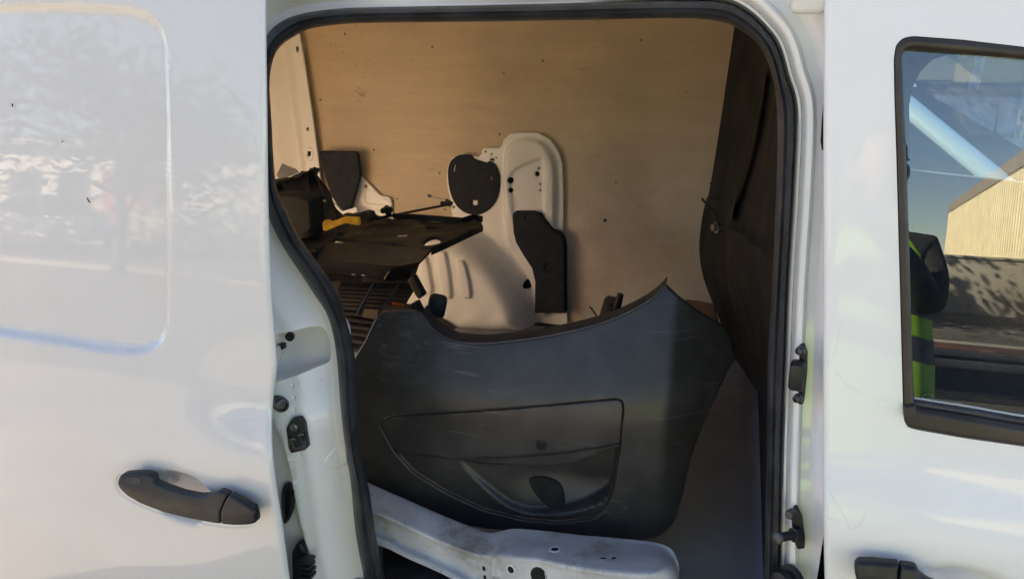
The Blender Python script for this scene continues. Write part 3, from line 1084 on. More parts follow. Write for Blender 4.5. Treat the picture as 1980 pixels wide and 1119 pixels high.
# ---------------------------------------------------------------- pressed white side panel with wheel house
WP_Y = FAR_Y - 0.015
wp_px = [(560, 640), (560, 390), (640, 372), (697, 340), (716, 358), (735, 378), (752, 381), (757, 388), (758, 419), (800, 421), (868, 424), (873, 420), (871, 388),
         (866, 370), (863, 348), (865, 322), (873, 306), (894, 297), (914, 301), (925, 303), (931, 298), (932, 288), (938, 286), (964, 286), (970, 282), (973, 271),
         (985, 259), (1004, 256), (1040, 257), (1063, 269), (1080, 293), (1088, 318), (1090, 380), (1089, 460), (1096, 600), (1100, 640)]
pod = xz(cr([(978, 470), (973, 400), (972, 330), (977, 290), (990, 272), (1010, 265), (1038, 267), (1056, 277), (1070, 298), (1077, 322), (1079, 380), (1077, 470), (1084, 560), (1060, 610), (1035, 600), (1020, 540), (992, 500)], 4, True), WP_Y)
pod2 = xz(cr([(990, 330), (1045, 303), (1055, 310), (1058, 330), (1058, 375), (1052, 440), (1000, 430), (988, 380)], 4, True), WP_Y)
arch = xz(cr([(620, 640), (600, 520), (660, 455), (760, 418), (842, 418), (905, 438), (955, 474), (1000, 525), (1030, 585), (1036, 640)], 5), WP_Y)
holes = []
for (u, v, r) in ((989, 348, 6), (989.5, 367, 4.6), (1040, 336, 5.0), (1043.5, 325, 2.2), (1046, 355, 1.8), (1046.5, 367, 1.8), (939, 293, 2.0), (951, 298, 1.6), (959.5, 305, 1.6), (745, 402, 3.5), (707, 360, 3.2), (877, 400, 2.5)):
    holes.append([(u + r * 0.9 * math.cos(a), v + r * math.sin(a)) for a in np.linspace(0, 2 * math.pi, 15)[:-1]])
holes.append([(948, 307), (955, 307), (955, 311), (948, 311)])
holes.append([(1021 + 8 * math.cos(a), 549 + 9 * math.sin(a)) for a in np.linspace(0, 2 * math.pi, 17)[:-1]])
ribs = []
for (u0, v0, u1, v1, w) in ((856, 484, 866, 576, 10), (893, 502, 904, 576, 10), (820, 490, 830, 566, 9)):
    for r_ in (0,):
        pl = cr([(u0 - w, v0 + 10), (u0, v0), (u0 + w, v0 + 10), (u1 + w, v1 - 8), (u1, v1), (u1 - w, v1 - 8)], 4, True)
        ribs.append(emb(xz(pl, FAR_Y - 0.14), -0.013, 0.006))


def wheelhouse(X, Z):
    s = sdf(X, Z, arch)
    q = np.clip(-s / 0.085, 0, 1)
    prof = -0.128 * (1 - (1 - q) ** 2.4)
    bead = -0.010 * np.exp(-((s + 0.006) / 0.010) ** 2) + 0.006 * np.exp(-((s - 0.018) / 0.008) ** 2)
    return prof + bead


wheelhouse.poly = arch
wheelhouse.w = 0.085
lumps = lambda X, Z: 0.004 * np.sin(55 * X) * np.sin(47 * Z + 2) * (1 - sstep(FLOOR_Z + 0.03, FLOOR_Z + 0.09, Z))
swell = emb(xz(cr([(704, 385), (706, 370), (715, 366), (757, 392), (757, 398), (712, 395)], 3, True), WP_Y), 0.004, 0.006)
wpn = V(patch("inner_side_panel", wp_px, WP_Y, M["inner_white"], None, sp=0.011, holes=holes, thick=0.004, rnd=0.004,
              relief=[emb(pod, -0.020, 0.016), emb(pod2, 0.010, 0.014), wheelhouse, lumps, swell] + ribs, bsp=0.007, sharp=55))
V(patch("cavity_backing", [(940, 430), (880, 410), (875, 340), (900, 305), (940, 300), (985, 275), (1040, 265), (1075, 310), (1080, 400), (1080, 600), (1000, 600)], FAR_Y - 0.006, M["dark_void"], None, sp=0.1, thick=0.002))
wpn["label"] = "cream white pressed inner panel with wheel house and punched holes"

# round charcoal cover with clip slots
cov_px = cr([(866, 350), (866, 325), (873, 309), (888, 300), (905, 299), (913, 302), (916, 307), (930, 312), (942, 315), (944, 312), (952, 314), (961, 325), (966, 345), (964, 372), (956, 393), (942, 408), (922, 416), (900, 412), (882, 398), (871, 376)], 3, True)
V(patch("speaker_cover", cov_px, WP_Y - 0.008, M["foam"], None, sp=0.012, thick=0.006, rnd=0.003,
        holes=[[(875, 332), (878, 319), (881, 319), (878, 333)], [(913, 387), (923, 388), (923, 396), (918, 398), (912, 396)]]))
c = at(952, 344, WP_Y - 0.010)
V(box("cover_clip", c, (0.014, 0.004, 0.018), M["black"], None, bev=0.002))
# charcoal floor bracket (belt anchor cover)
brk_px = [(990, 425), (990, 414), (996, 409), (1030, 409), (1045, 414), (1062, 435), (1070, 446), (1082, 450), (1090, 465), (1092, 480), (1092, 560), (1093, 606), (1033, 606), (1034, 545), (1028, 520), (1010, 492), (997, 470), (992, 450)]
cc = at(1060, 518, FAR_Y - 0.05)
crc = [(cc.x + 0.019 * math.cos(a), cc.z + 0.019 * math.sin(a)) for a in np.linspace(0, 6.28, 20)[:-1]]
cc2 = at(1018, 421, FAR_Y - 0.05)
crc2 = [(cc2.x + 0.009 * math.cos(a), cc2.z + 0.009 * math.sin(a)) for a in np.linspace(0, 6.28, 14)[:-1]]
brk = V(patch("anchor_cover", brk_px, FAR_Y - 0.05, M["foam"], None, sp=0.011, thick=0.030, rnd=0.008, relief=[emb(crc, 0.006, 0.008), emb(crc2, 0.005, 0.006)], bsp=0.006))
foot = [at_z(u, v, FLOOR_Z + 0.006) for u, v in ((1000, 620), (1033, 594), (1093, 598), (1130, 613), (1150, 626), (1105, 637))]
under(sheet("cover_foot", foot if (foot[1] - foot[0]).cross(foot[2] - foot[0]).z > 0 else list(reversed(foot)), M["foam"], None, 0.006), brk)
# tie-down ring on the floor
c = at_z(893, 612, FLOOR_Z + 0.008); c2 = at_z(912, 607, FLOOR_Z + 0.012)
ringp = V(box("tie_down_base", c, (0.035, 0.03, 0.016), M["black"], None, bev=0.005))
under(tube("tie_down_ring", [(c2.x + 0.030 * math.cos(a), c2.y + 0.018 * math.sin(a), c2.z) for a in np.linspace(0, 2 * math.pi, 24)], 0.006, M["black"], seg=8), ringp)

# rear pillar
def py_(x, z): return FAR_Y - 0.045 + 0.25 * np.maximum(0, -1.70 - np.asarray(x, float)) * -1
pil_px = [(505, 30), (574, 60), (583, 110), (600, 220), (612, 310), (622, 400), (632, 440), (500, 440), (500, 200)]
slot = [(592, 294), (598, 293), (598, 302), (592, 303)]
hp = [[(571 + 2.8 * math.cos(a), 95 + 6 * math.sin(a)) for a in np.linspace(0, 6.28, 13)[:-1]], [(591 + 2.4 * math.cos(a), 250 + 3 * math.sin(a)) for a in np.linspace(0, 6.28, 11)[:-1]], slot]
ov = xz(cr([(586, 300), (588, 290), (594, 284), (601, 287), (605, 296), (604, 306), (599, 312), (590, 311)], 4, True), py_)
pil_fold = xz([(540, 20), (560, 180), (580, 330), (590, 440), (700, 440), (640, 20)], py_)
V(patch("rear_pillar", pil_px, py_, M["inner_white"], None, sp=0.012, holes=hp, thick=0.004, rnd=0.003, relief=[emb(pil_fold, 0.012, 0.03), emb(ov, -0.004, 0.006)]))
V(patch("pillar_backing", [(505, 45), (566, 68), (590, 220), (602, 310), (610, 400), (505, 430)], FAR_Y - 0.012, M["dark_void"], None, sp=0.1, thick=0.002))
V(patch("pillar_trim", rounded([(617, 292), (690, 294), (693, 310), (696, 338), (690, 362), (676, 411), (662, 408), (640, 380), (628, 340)], 3), FAR_Y - 0.055, M["foam"], None, sp=0.02, thick=0.012, rnd=0.004))
V(patch("pillar_gusset", rounded([(626, 402), (632, 394), (648, 393), (654, 400), (660, 409), (690, 400), (690, 440), (640, 440)], 4), FAR_Y - 0.065, M["inner_white"], None, sp=0.015, thick=0.004, rnd=0.002,
        holes=[[(645 + 4.5 * math.cos(a), 400 + 2.6 * math.sin(a)) for a in np.linspace(0, 6.28, 11)[:-1]]]))

# ---------------------------------------------------------------- bulkhead
def bl(pts):
    return [at(u, v, y) for u, v, y in pts]


L0 = [(1425, 20, 2.520), (1410, 120, 2.520), (1388, 270, 2.520), (1371, 372, 2.520), (1366, 384, 2.498), (1357, 425, 2.477), (1352, 482, 2.455), (1361, 540, 2.433), (1389, 612, 2.369), (1419, 690, 2.228)]
L1 = [(1447, 25, 2.390), (1432, 120, 2.390), (1410, 270, 2.390), (1392, 372, 2.390), (1388, 392, 2.325), (1390, 425, 2.282), (1389, 482, 2.260), (1394, 540, 2.239), (1414, 612, 2.195), (1437, 715, 2.109)]
L2 = [(1482, 90, 2.120), (1474, 140, 2.120), (1450, 270, 2.120), (1420, 372, 2.120), (1412, 400, 2.066), (1405, 430, 2.033), (1402, 482, 2.011), (1405, 540, 2.011), (1425, 612, 1.990), (1457, 745, 1.936)]
L3 = [(1500, 90, 1.957), (1490, 140, 1.957), (1468, 270, 1.957), (1440, 372, 1.957), (1434, 400, 1.914), (1430, 440, 1.871), (1420, 482, 1.849), (1420, 540, 1.849), (1440, 612, 1.828), (1474, 770, 1.817)]
L4 = [(1600, 20, 1.2), (1590, 140, 1.2), (1560, 270, 1.2), (1545, 372, 1.2), (1540, 400, 1.2), (1538, 440, 1.2), (1535, 482, 1.2), (1530, 540, 1.2), (1520, 640, 1.2), (1512, 990, 1.2)]
bk = V(loft("bulkhead", [cr([tuple(p) for p in bl(L)], 5) for L in (L0, L1, L2, L3, L4)], M["bulkhead"], None, sharp=25))
# pressed rib, seam and bolt
ribA = bl([(1478, 140, 2.03), (1450, 270, 2.03), (1420, 372, 2.03), (1409, 425, 2.0)])
ribB = bl([(1489, 140, 1.93), (1467, 270, 1.93), (1441, 372, 1.93), (1430, 428, 1.9)])
mid = [(p + q) / 2 + Vector((-0.006, 0, 0)) for p, q in zip(ribA, ribB)]
rings_ = []
for p in cr([tuple(q) for q in mid], 6):
    p = Vector(p)
    rings_.append([p + Vector((-0.0035 * math.cos(a_), 0.05 * math.sin(a_), 0)) for a_ in np.linspace(-1.5, 1.5, 9)])
under(loft("stiffening_rib", rings_, M["bulkhead"], None, sharp=80), bk)
seam = [(1366, 384, 2.36), (1376, 396, 2.30), (1389, 410, 2.20), (1398, 432, 2.02), (1404, 440, 1.95), (1430, 443, 1.80), (1460, 465, 1.55), (1492, 492, 1.30)]
under(tube("seam_cord", cr([tuple(p + Vector((-0.012, -0.01, 0))) for p in bl(seam)], 5), 0.0035, M["dark_void"], seg=8), bk)
c = at(1387, 440, 2.15)
under(disc("bolt", c, (-0.85, -0.5, 0.05), [(0.018, -0.004), (0.018, 0.004), (0.011, 0.005), (0.011, 0.016), (0.008, 0.018)], M["steel"], seg=6, sharp=20), bk)
V(box("bulkhead_core", (0.105, 1.78, 1.15), (0.02, 1.44, 1.14), M["bulkhead"], None, bev=0.004))

# ---------------------------------------------------------------- cab, seen darkly through the front window
M["cab"] = simple("dark_cab_trim", (0.020, 0.021, 0.023), 0.6, var=0.2)
fw_px = [(1760, 330), (1758, 205), (1764, 170), (1780, 138), (1803, 116), (1835, 106), (1900, 104), (2000, 112), (2140, 190), (2260, 300), (2270, 385)]
far_in = xz([(1560, 1500), (1560, -100), (2600, -100), (2600, 1500)], 2.50)
fwh = xz(fw_px, 2.50)
V(patch("far_door_panel", [(0.11, 0.35), (0.11, 1.62), (1.45, 1.62), (1.45, 0.35)], 2.50, M["cab"], None, sp=0.08, holes=[fwh], thick=0.05, px=False))
V(mesh_obj("far_window_glass", [(x, 2.53, z) for x, z in fwh], [facing(fwh)], M["far_glass"], None, False))
V(box("cab_floor", (0.75, 1.75, 0.42), (1.3, 1.45, 0.03), M["cab"], None))
V(box("seat_base", (0.50, 1.75, 0.62), (0.50, 1.35, 0.26), M["foam"], None, rot=(0, rad(-4), 0), bev=0.06, seg=4))
V(box("dashboard", (1.28, 1.75, 0.86), (0.35, 1.45, 0.34), M["cab"], None, bev=0.06, seg=4))
V(box("near_door_card", (0.62, 1.012, 0.70), (0.8, 0.03, 0.48), M["cab"], None, bev=0.01))
V(loft("front_wing", [[(x, 0.955 + 0.02 * abs(x - 1.3), z) for z in (0.42, 0.6, 0.8, 0.96)] + [(x, 1.03, 1.02), (x, 1.4, 1.06 - 0.12 * (x - 1.03)), (x, 2.1, 1.06 - 0.12 * (x - 1.03)), (x, 2.5, 1.02), (x, 2.56, 0.9), (x, 2.56, 0.42)] for x in (1.03, 1.3, 1.6, 1.85)], M["white"]))
V(mesh_obj("windscreen", [(0.64, 1.04, 1.68), (0.64, 2.52, 1.68), (1.55, 2.54, 1.03), (1.55, 1.02, 1.03)], [(0, 1, 2, 3)], M["far_glass"], None, False))
# wheels
wb = {}
for (x, y) in ((-1.15, 1.06), (1.45, 1.06), (-1.15, 2.46), (1.45, 2.46)):
    w = V(disc("wheel", (x, y, 0.31), (0, 1, 0), [(0.19, -0.085), (0.29, -0.10), (0.31, -0.07), (0.31, 0.07), (0.29, 0.10), (0.19, 0.085)], M["rubber"], seg=32))
    under(disc("rim", (x, y, 0.31), (0, 1, 0), [(0.05, -0.075), (0.17, -0.06), (0.188, -0.084), (0.188, 0.084), (0.17, 0.06), (0.05, 0.075)], M["steel"], seg=24), w)
V(box("underbody", (-0.15, 1.76, 0.43), (3.6, 1.36, 0.20), M["dark_void"], None, bev=0.02))

# ================================================================== THINGS LYING IN THE CARGO BAY
def part(o, p):
    o.parent = p
    o.matrix_parent_inverse = (Matrix.Translation(p.location) @ p.rotation_euler.to_matrix().to_4x4()).inverted() if p.type == 'EMPTY' else Matrix.Identity(4)
    return o


# ---------------------------------------------------------------- big black bumper cover, standing on its lower edge
bumper = empty("bumper_cover", (-0.38, 1.30, FLOOR_Z))
tag(bumper, "large scratched black plastic bumper cover standing behind the white steel beam", "bumper")


def yb(x, z):
    x = np.asarray(x, float); z = np.asarray(z, float)
    zc = 0.845 + 0.10 * np.maximum(0, x + 0.35)
    t = z - zc
    y = 1.195 + 0.5 * (0.58 * t + np.sqrt((0.58 * t) ** 2 + 0.0003)) - 0.12 * t      # upper band leans away, lower part tucks under
    y = y + 0.9 * np.maximum(0, x + 0.20) ** 2 + 0.55 * np.maximum(0, x + 0.09)
    y = y + 0.12 * np.maximum(0, -0.60 - x) ** 1.4
    return y


bump_px = [(705, 660), (722, 622), (734, 606), (745, 601), (800, 600), (815, 606), (822, 618), (834, 634), (848, 647), (868, 657), (900, 663), (950, 664), (1000, 659), (1060, 650), (1120, 637),
           (1170, 623), (1215, 605), (1250, 585), (1275, 564), (1284, 553), (1289, 552), (1310, 572), (1350, 602), (1395, 628), (1412, 650), (1423, 690), (1405, 722), (1385, 765), (1362, 815), (1345, 860),
           (1332, 900), (1322, 950), (1308, 1000), (1296, 1020), (1265, 1040), (1235, 1046), (1180, 1040), (1100, 1034), (1020, 1030), (940, 1022), (860, 1010), (800, 992), (745, 965), (700, 930), (664, 870), (656, 800), (664, 735), (685, 690)]
ins_px = rounded([(733, 822), (742, 808), (762, 803), (900, 796), (1050, 784), (1190, 771), (1203, 774), (1206, 790), (1200, 865), (1186, 950), (1172, 985), (1148, 1003), (1080, 1012), (1010, 1006), (930, 985), (860, 952), (800, 915), (760, 872)], 8)
crease_dark = groove(xz([(742, 770), (900, 752), (1050, 742), (1140, 737), (1195, 716), (1330, 662)], yb), 0.0, 0.01)
bb = patch("bumper_skin", bump_px, yb, M["bumper"], None, sp=0.010, holes=[ins_px], thick=0.004, rnd=0.0035, bsp=0.006, sharp=60,
           relief=[groove(xz([(690, 700), (712, 655), (735, 612)], yb), -0.004, 0.012)])
part(bb, bumper)


def yins(x, z): return yb(x, z) + 0.002


P1 = xz([(700, 868), (760, 872), (880, 885), (990, 882), (1100, 872), (1215, 852), (1230, 1100), (700, 1100)], yins)
fog = xz(cr([(884, 893), (950, 900), (1060, 904), (1115, 896), (1192, 868), (1190, 905), (1178, 962), (1125, 990), (1050, 1001), (990, 990), (940, 955)], 4, True), yins)
foghole = xz(cr([(1022, 928), (1048, 922), (1078, 932), (1090, 955), (1088, 985), (1066, 984), (1038, 960)], 4, True), yins)
fx0, fx1 = at(890, 930, yins).x, at(1075, 930, yins).x
fz0, fz1 = at(1050, 1000, yins).z, at(1050, 905, yins).z


def fog_scoop(X, Z):
    """moulded scoop: shallow at the left and bottom, deep under the shelf at the right"""
    u = sstep(0, 1, (X - fx0) / (fx1 - fx0))
    v = sstep(-0.1, 0.75, (Z - fz0) / (fz1 - fz0))
    return (0.006 + 0.040 * u * (0.25 + 0.75 * v)) * (1 - sstep(-0.010, 0, sdf(X, Z, fog)))


fog_scoop.poly = fog
fog_scoop.w = 0.010
lipf = xz(cr([(900, 905), (1000, 925), (1110, 915), (1190, 880), (1190, 866), (1100, 895), (1000, 905)], 4, True), yins)
ins2 = [(733 + 1.4, 822), (743, 809.3), (762, 804.4), (900, 797.4), (1050, 785.4), (1190, 772.4), (1202, 775), (1204.6, 790), (1198.6, 865), (1184.6, 950), (1170.6, 984), (1147, 1001.5), (1080, 1010.5), (1010, 1004.5), (930, 983.5), (860.5, 950.5), (801, 914), (761.5, 871.5)]
ins = patch("fog_lamp_panel", rounded(ins2, 8), yins, M["bumper"], None, sp=0.005, thick=0.004, rnd=0.002, bsp=0.006, sharp=60,
            relief=[emb(P1, 0.008, 0.007), fog_scoop])
part(ins, bumper)
fh_ = [(1022, 928), (1048, 922), (1078, 932), (1090, 955), (1088, 985), (1066, 984), (1038, 960)]
part(patch("fog_lamp_hole", cr(fh_, 4, True), lambda x, z: yins(x, z) + 0.0030 + (0.006 + 0.040 * sstep(0, 1, (np.asarray(x) - fx0) / (fx1 - fx0)) * (0.25 + 0.75 * sstep(-0.1, 0.75, (np.asarray(z) - fz0) / (fz1 - fz0)))), M["dark_void"], None, sp=0.01, thick=0.004, rnd=0.003), bumper)
c = at(1047, 859, yins)
cap_ = part(disc("tow_eye_cap", c, (0, -1, 0.10), [(0.0105, -0.003), (0.0105, 0.0022), (0.0088, 0.0024), (0.0082, 0.0010), (0.002, 0.0010)], M["dark_void"], seg=24), bumper)
part(disc("cap_latch", c + Vector((0.001, -0.0012, -0.001)), (0, -1, 0.10), [(0.0045, -0.001), (0.0042, 0.0012), (0.002, 0.0016)], M["black_dusty"], seg=12), cap_)
# returned flange along the upper cut-out and the right corner, brackets behind the left corner
cut = [(815, 606), (834, 634), (868, 657), (900, 663), (950, 664), (1060, 650), (1170, 623), (1250, 585), (1287, 552)]
cl = cr([tuple(at(u, v, yb)) for u, v in cut], 5)
part(loft("return_flange", [[Vector(p) + Vector((0, 0.0042, -0.0008)) for p in cl], [Vector(p) + Vector((0, 0.010, 0.004)) for p in cl], [Vector(p) + Vector((0, 0.028, 0.010)) for p in cl], [Vector(p) + Vector((0, 0.028, 0.006)) for p in cl], [Vector(p) + Vector((0, 0.010, -0.003)) for p in cl]], M["black"], None, closed_u=True, caps=False), bumper)
part(tube("edge_bead", [Vector(p) + Vector((0, 0.0015, 0.0005)) for p in cl], 0.0017, M["glossy_edge"], seg=8), bumper)  # bead added along the cut-out to catch a bright sky line
a = at(826, 596, 1.40)
part(box("corner_bracket", (a.x + 0.010, a.y + 0.03, a.z - 0.002), (0.040, 0.04, 0.048), M["black_dusty"], None, rot=(0, rad(12), rad(20)), bev=0.010), bumper)
part(box("bracket_tab", (a.x - 0.018, a.y - 0.01, a.z + 0.002), (0.016, 0.03, 0.030), M["black"], None, rot=(0, rad(-25), 0), bev=0.004), bumper)
part(tube("spring_clip", cr([tuple(at(812, 587, 1.40)), tuple(at(812, 594, 1.40)), tuple(at(817, 600, 1.40))], 5), 0.0016, M["steel"], seg=6), bumper)
b0 = at(770, 598, 1.45)
part(loft("corner_shelf", [[at(u, v, y) for u, v in ((738, 602), (770, 601), (812, 601))] for y in (1.36,)] + [[at(742, 590, 1.44), at(772, 586, 1.44), at(808, 588, 1.44)]], M["black"], None), bumper)
rl = at(772, 588, 1.42)
part(box("side_reflector", (rl.x, rl.y - 0.004, rl.z), (0.030, 0.006, 0.007), simple("orange_lens", (0.42, 0.07, 0.015), 0.2), None, rot=(0, rad(8), 0), bev=0.002), bumper)
part(loft("inner_reinforcement", [[at(u, v, 1.45) for u, v in ((690, 700), (900, 720), (1150, 700), (1330, 660))], [at(u, v, 1.45) for u, v in ((690, 780), (900, 830), (1150, 820), (1330, 800))]], M["black"], None), bumper)

# ---------------------------------------------------------------- white pressed steel beam lying in front
beam = empty("steel_beam", (-0.35, 1.10, FLOOR_Z))
tag(beam, "worn white pressed steel beam with punched holes lying along the door sill", "steel beam")
# stations: top back edge, back roll, front roll, ridge, web top, web bottom, flange edge  (u, v, y)
ST = [
    [(640, 895, 1.197), (640, 925, 1.162), (640, 955, 1.127), (640, 966, 1.117), (640, 975, 1.122), (640, 1010, 1.120), (640, 1016, 1.104), (640, 1040, 1.092)],
    [(716, 934, 1.182), (716, 945, 1.162), (718, 978, 1.117), (719, 990, 1.105), (720, 998, 1.112), (724, 1028, 1.110), (725, 1034, 1.092), (727, 1052, 1.080)],
    [(780, 962, 1.177), (781, 972, 1.157), (784, 1006, 1.110), (784, 1018, 1.098), (785, 1027, 1.104), (790, 1062, 1.102), (790, 1068, 1.084), (792, 1080, 1.074)],
    [(850, 993, 1.167), (851, 1002, 1.150), (850, 1036, 1.102), (850, 1048, 1.090), (851, 1057, 1.096), (858, 1092, 1.094), (858, 1098, 1.078), (860, 1110, 1.067)],
    [(915, 1019, 1.152), (916, 1028, 1.137), (912, 1058, 1.094), (911, 1070, 1.080), (911, 1079, 1.086), (915, 1122, 1.084), (915, 1128, 1.070), (915, 1142, 1.060)],
    [(945, 1029, 1.142), (946, 1036, 1.130), (945, 1064, 1.088), (944, 1076, 1.074), (944, 1086, 1.078), (946, 1140, 1.076), (946, 1146, 1.062), (946, 1160, 1.052)],
    [(968, 1026, 1.147), (967, 1035, 1.132), (966, 1062, 1.082), (965, 1074, 1.066), (965, 1084, 1.066), (967, 1150, 1.066), (967, 1156, 1.058), (967, 1170, 1.048)],
    [(995, 1021, 1.157), (995, 1033, 1.137), (990, 1066, 1.074), (988, 1079, 1.058), (988, 1090, 1.060), (990, 1160, 1.060), (990, 1166, 1.054), (990, 1180, 1.044)],
    [(1050, 1025, 1.160), (1052, 1037, 1.137), (1048, 1072, 1.070), (1046, 1085, 1.054), (1045, 1096, 1.057), (1048, 1170, 1.057), (1048, 1176, 1.050), (1048, 1190, 1.040)],
    [(1120, 1033, 1.160), (1125, 1045, 1.137), (1120, 1086, 1.060), (1116, 1100, 1.044), (1112, 1112, 1.048), (1112, 1180, 1.048), (1112, 1186, 1.042), (1112, 1200, 1.032)],
    [(1200, 1040, 1.162), (1205, 1053, 1.140), (1205, 1097, 1.054), (1200, 1112, 1.038), (1195, 1124, 1.042), (1195, 1190, 1.042), (1195, 1196, 1.036), (1195, 1210, 1.026)],
    [(1262, 1047, 1.158), (1266, 1060, 1.138), (1262, 1100, 1.056), (1252, 1116, 1.040), (1242, 1128, 1.044), (1240, 1195, 1.044), (1240, 1200, 1.038), (1240, 1215, 1.028)],
    [(1295, 1058, 1.147), (1292, 1070, 1.134), (1288, 1096, 1.072), (1278, 1116, 1.052), (1266, 1132, 1.050), (1262, 1197, 1.050), (1262, 1202, 1.044), (1262, 1217, 1.034)],
    [(1309, 1082, 1.127), (1308, 1090, 1.120), (1305, 1108, 1.082), (1298, 1126, 1.064), (1290, 1140, 1.060), (1285, 1200, 1.060), (1285, 1206, 1.054), (1285, 1220, 1.044)],
    [(1313, 1110, 1.112), (1313, 1114, 1.108), (1312, 1128, 1.087), (1310, 1142, 1.077), (1306, 1155, 1.074), (1302, 1205, 1.074), (1302, 1210, 1.068), (1302, 1225, 1.058)]]
cols = []
for st in ST:
    cols.append(cr([tuple(at(*s)) for s in st], 4))
# resample along the length
npt = len(cols[0])
along = [cr([c[j] for c in cols], 5) for j in range(npt)]
stations = [[along[j][i] for j in range(npt)] for i in range(len(along[0]))]
bskin = loft("beam_skin", stations, M["beam"], None, sharp=70)
sm = bskin.modifiers.new("solid", 'SOLIDIFY'); sm.thickness = 0.0025; sm.offset = -1
part(bskin, beam)


def beam_surface(u, v):
    """point of the finished beam skin seen at u, v"""
    d = ray(u, v)
    best = None
    for i in range(len(stations) - 1):
        for j in range(npt - 1):
            q = [Vector(stations[i][j]), Vector(stations[i][j + 1]), Vector(stations[i + 1][j + 1]), Vector(stations[i + 1][j])]
            for tri in ((q[0], q[1], q[2]), (q[0], q[2], q[3])):
                h = geo_ray(tri[0], tri[1], tri[2], d, CAM_LOC, True)
                if h is not None:
                    n = (tri[1] - tri[0]).cross(tri[2] - tri[0])
                    if n.length < 1e-12:
                        continue
                    n.normalize()
                    if n.dot(d) > 0:
                        n = -n
                    if best is None or (h - CAM_LOC).length < (best[0] - CAM_LOC).length:
                        best = (h, n)
    return best


from mathutils.geometry import intersect_ray_tri as geo_ray


def punched(name, u, v, ru, rv, mat, rim=True, shape=16):
    h = beam_surface(u, v)
    if not h:
        return
    c, n = h
    # the rim and hole are built on the local surface plane
    a = Vector((1, 0, 0)); a = (a - n * a.dot(n)).normalized()
    b = n.cross(a)
    def ringpts(s, o): return [c + a * (ru * s * math.cos(2 * math.pi * k / shape)) + b * (rv * s * math.sin(2 * math.pi * k / shape)) + n * o for k in range(shape)]
    if rim:
        part(loft("hole_rim", [ringpts(1.5, 0.0004), ringpts(1.35, 0.0018), ringpts(1.0, 0.0018), ringpts(0.95, 0.0002)], M["inner_white"], None, closed_v=True), beam)
    o = loft(name, [ringpts(1.0, 0.0008), ringpts(0.9, 0.0004), ringpts(0.02, 0.0004)], mat, None, closed_v=True)
    part(o, beam)


punched("punched_hole", 1073, 1062, 0.0072, 0.0080, M["dark_void"])
punched("punched_hole", 988, 1100, 0.0064, 0.0074, M["dark_void"])
punched("slot", 1166, 1079, 0.0056, 0.0026, M["dark_void"], False)
punched("punched_hole", 1187, 1079, 0.0036, 0.0044, M["dark_void"], False)
punched("punched_hole", 936, 1098, 0.0034, 0.0048, M["dark_void"], False)
punched("punched_hole", 938, 1115, 0.0034, 0.0048, M["dark_void"], False)
punched("punched_opening", 1042, 1112, 0.0150, 0.0175, M["dark_void"], False, 24)
a = beam_surface(962, 1095)
if a:
    part(box("spot_welded_tab", a[0] + a[1] * 0.001, (0.020, 0.003, 0.034), M["beam"], None, rot=(rad(-8), 0, 0), bev=0.001), beam)
# dark plastic sheet lying left of the beam on the floor
pl_o = empty("floor_liner_offcut", at_z(800, 1105, FLOOR_Z))
tag(pl_o, "dark dusty plastic offcut on the cargo floor under the beam", "plastic offcut")
q = [at_z(u, v, FLOOR_Z + 0.010) for u, v in ((742, 1119), (740, 1060), (760, 1050), (850, 1085), (870, 1119), (860, 1160), (745, 1160))]
if (q[1] - q[0]).cross(q[2] - q[0]).z < 0: q.reverse()
part(sheet("offcut_sheet", q, M["black_dusty"], None, 0.006), pl_o)

# ---------------------------------------------------------------- splash shield with grille, resting on the rear pile
GZ = 1.030
gr = empty("radiator_shroud", (-0.95, 1.62, FLOOR_Z))
tag(gr, "black plastic radiator shroud with flat top plate and slatted grille left of the bumper", "radiator shroud")
top_px = [(560, 478), (590, 440), (640, 420), (700, 409), (760, 422), (800, 424), (893, 431), (914, 424), (931, 428), (934, 436), (905, 449), (860, 470), (834, 480), (780, 474), (700, 466), (650, 462), (610, 480)]
tp = [at_z(u, v, GZ) for u, v in top_px]
# build on the plane z = const through patch() by swapping axes
tpx = [(p.x, p.y) for p in tp]
th = lambda pts: [(p.x, p.y) for p in (at_z(u, v, GZ) for u, v in pts)]
h1 = th(cr([(818, 468), (830, 461), (845, 459), (853, 463), (848, 470), (838, 472), (824, 472)], 3, True))
h2 = th(cr([(652, 451), (662, 448), (675, 450), (672, 455), (660, 456)], 3, True))
dsh = th(cr([(822, 440), (840, 436), (858, 439), (850, 446), (828, 447)], 3, True))
dsh2 = th(cr([(700, 440), (760, 430), (800, 438), (790, 452), (740, 460), (700, 455)], 3, True))
tplate = patch("top_plate", tpx, GZ * -1, M["black_dusty"], None, sp=0.012, holes=[h1, h2], thick=0.005, rnd=0.004, px=False,
               relief=[emb(dsh, 0.008, 0.010), emb(dsh2, 0.005, 0.02), lambda X, Z: 0.003 * np.sin(40 * X) * np.sin(35 * Z)], swap=lambda x, y, z: (x, z, -y))
part(tplate, gr)
edge = [at_z(u, v, GZ) for u, v in ((760, 422), (800, 424), (893, 431), (914, 424), (932, 428))]
part(loft("plate_lip", [[p for p in edge], [p + Vector((0, 0.002, 0.014)) for p in edge], [p + Vector((0, 0.008, 0.014)) for p in edge], [p + Vector((0, 0.008, -0.004)) for p in edge]], M["black_dusty"], None, sharp=30), gr)
e2 = [at_z(u, v, GZ) for u, v in ((934, 430), (934, 436), (905, 449), (860, 470), (834, 481))]
part(loft("plate_skirt", [e2, [p + Vector((0, -0.002, -0.016)) for p in e2], [p + Vector((-0.006, 0.01, -0.016)) for p in e2]], M["black_dusty"], None, sharp=30), gr)
lb = at_z(778, 456, GZ + 0.001)
tagl = part(box("paper_label", lb, (0.024, 0.016, 0.0008), M["paper"], None, rot=(0, 0, rad(28)), bev=0), gr)
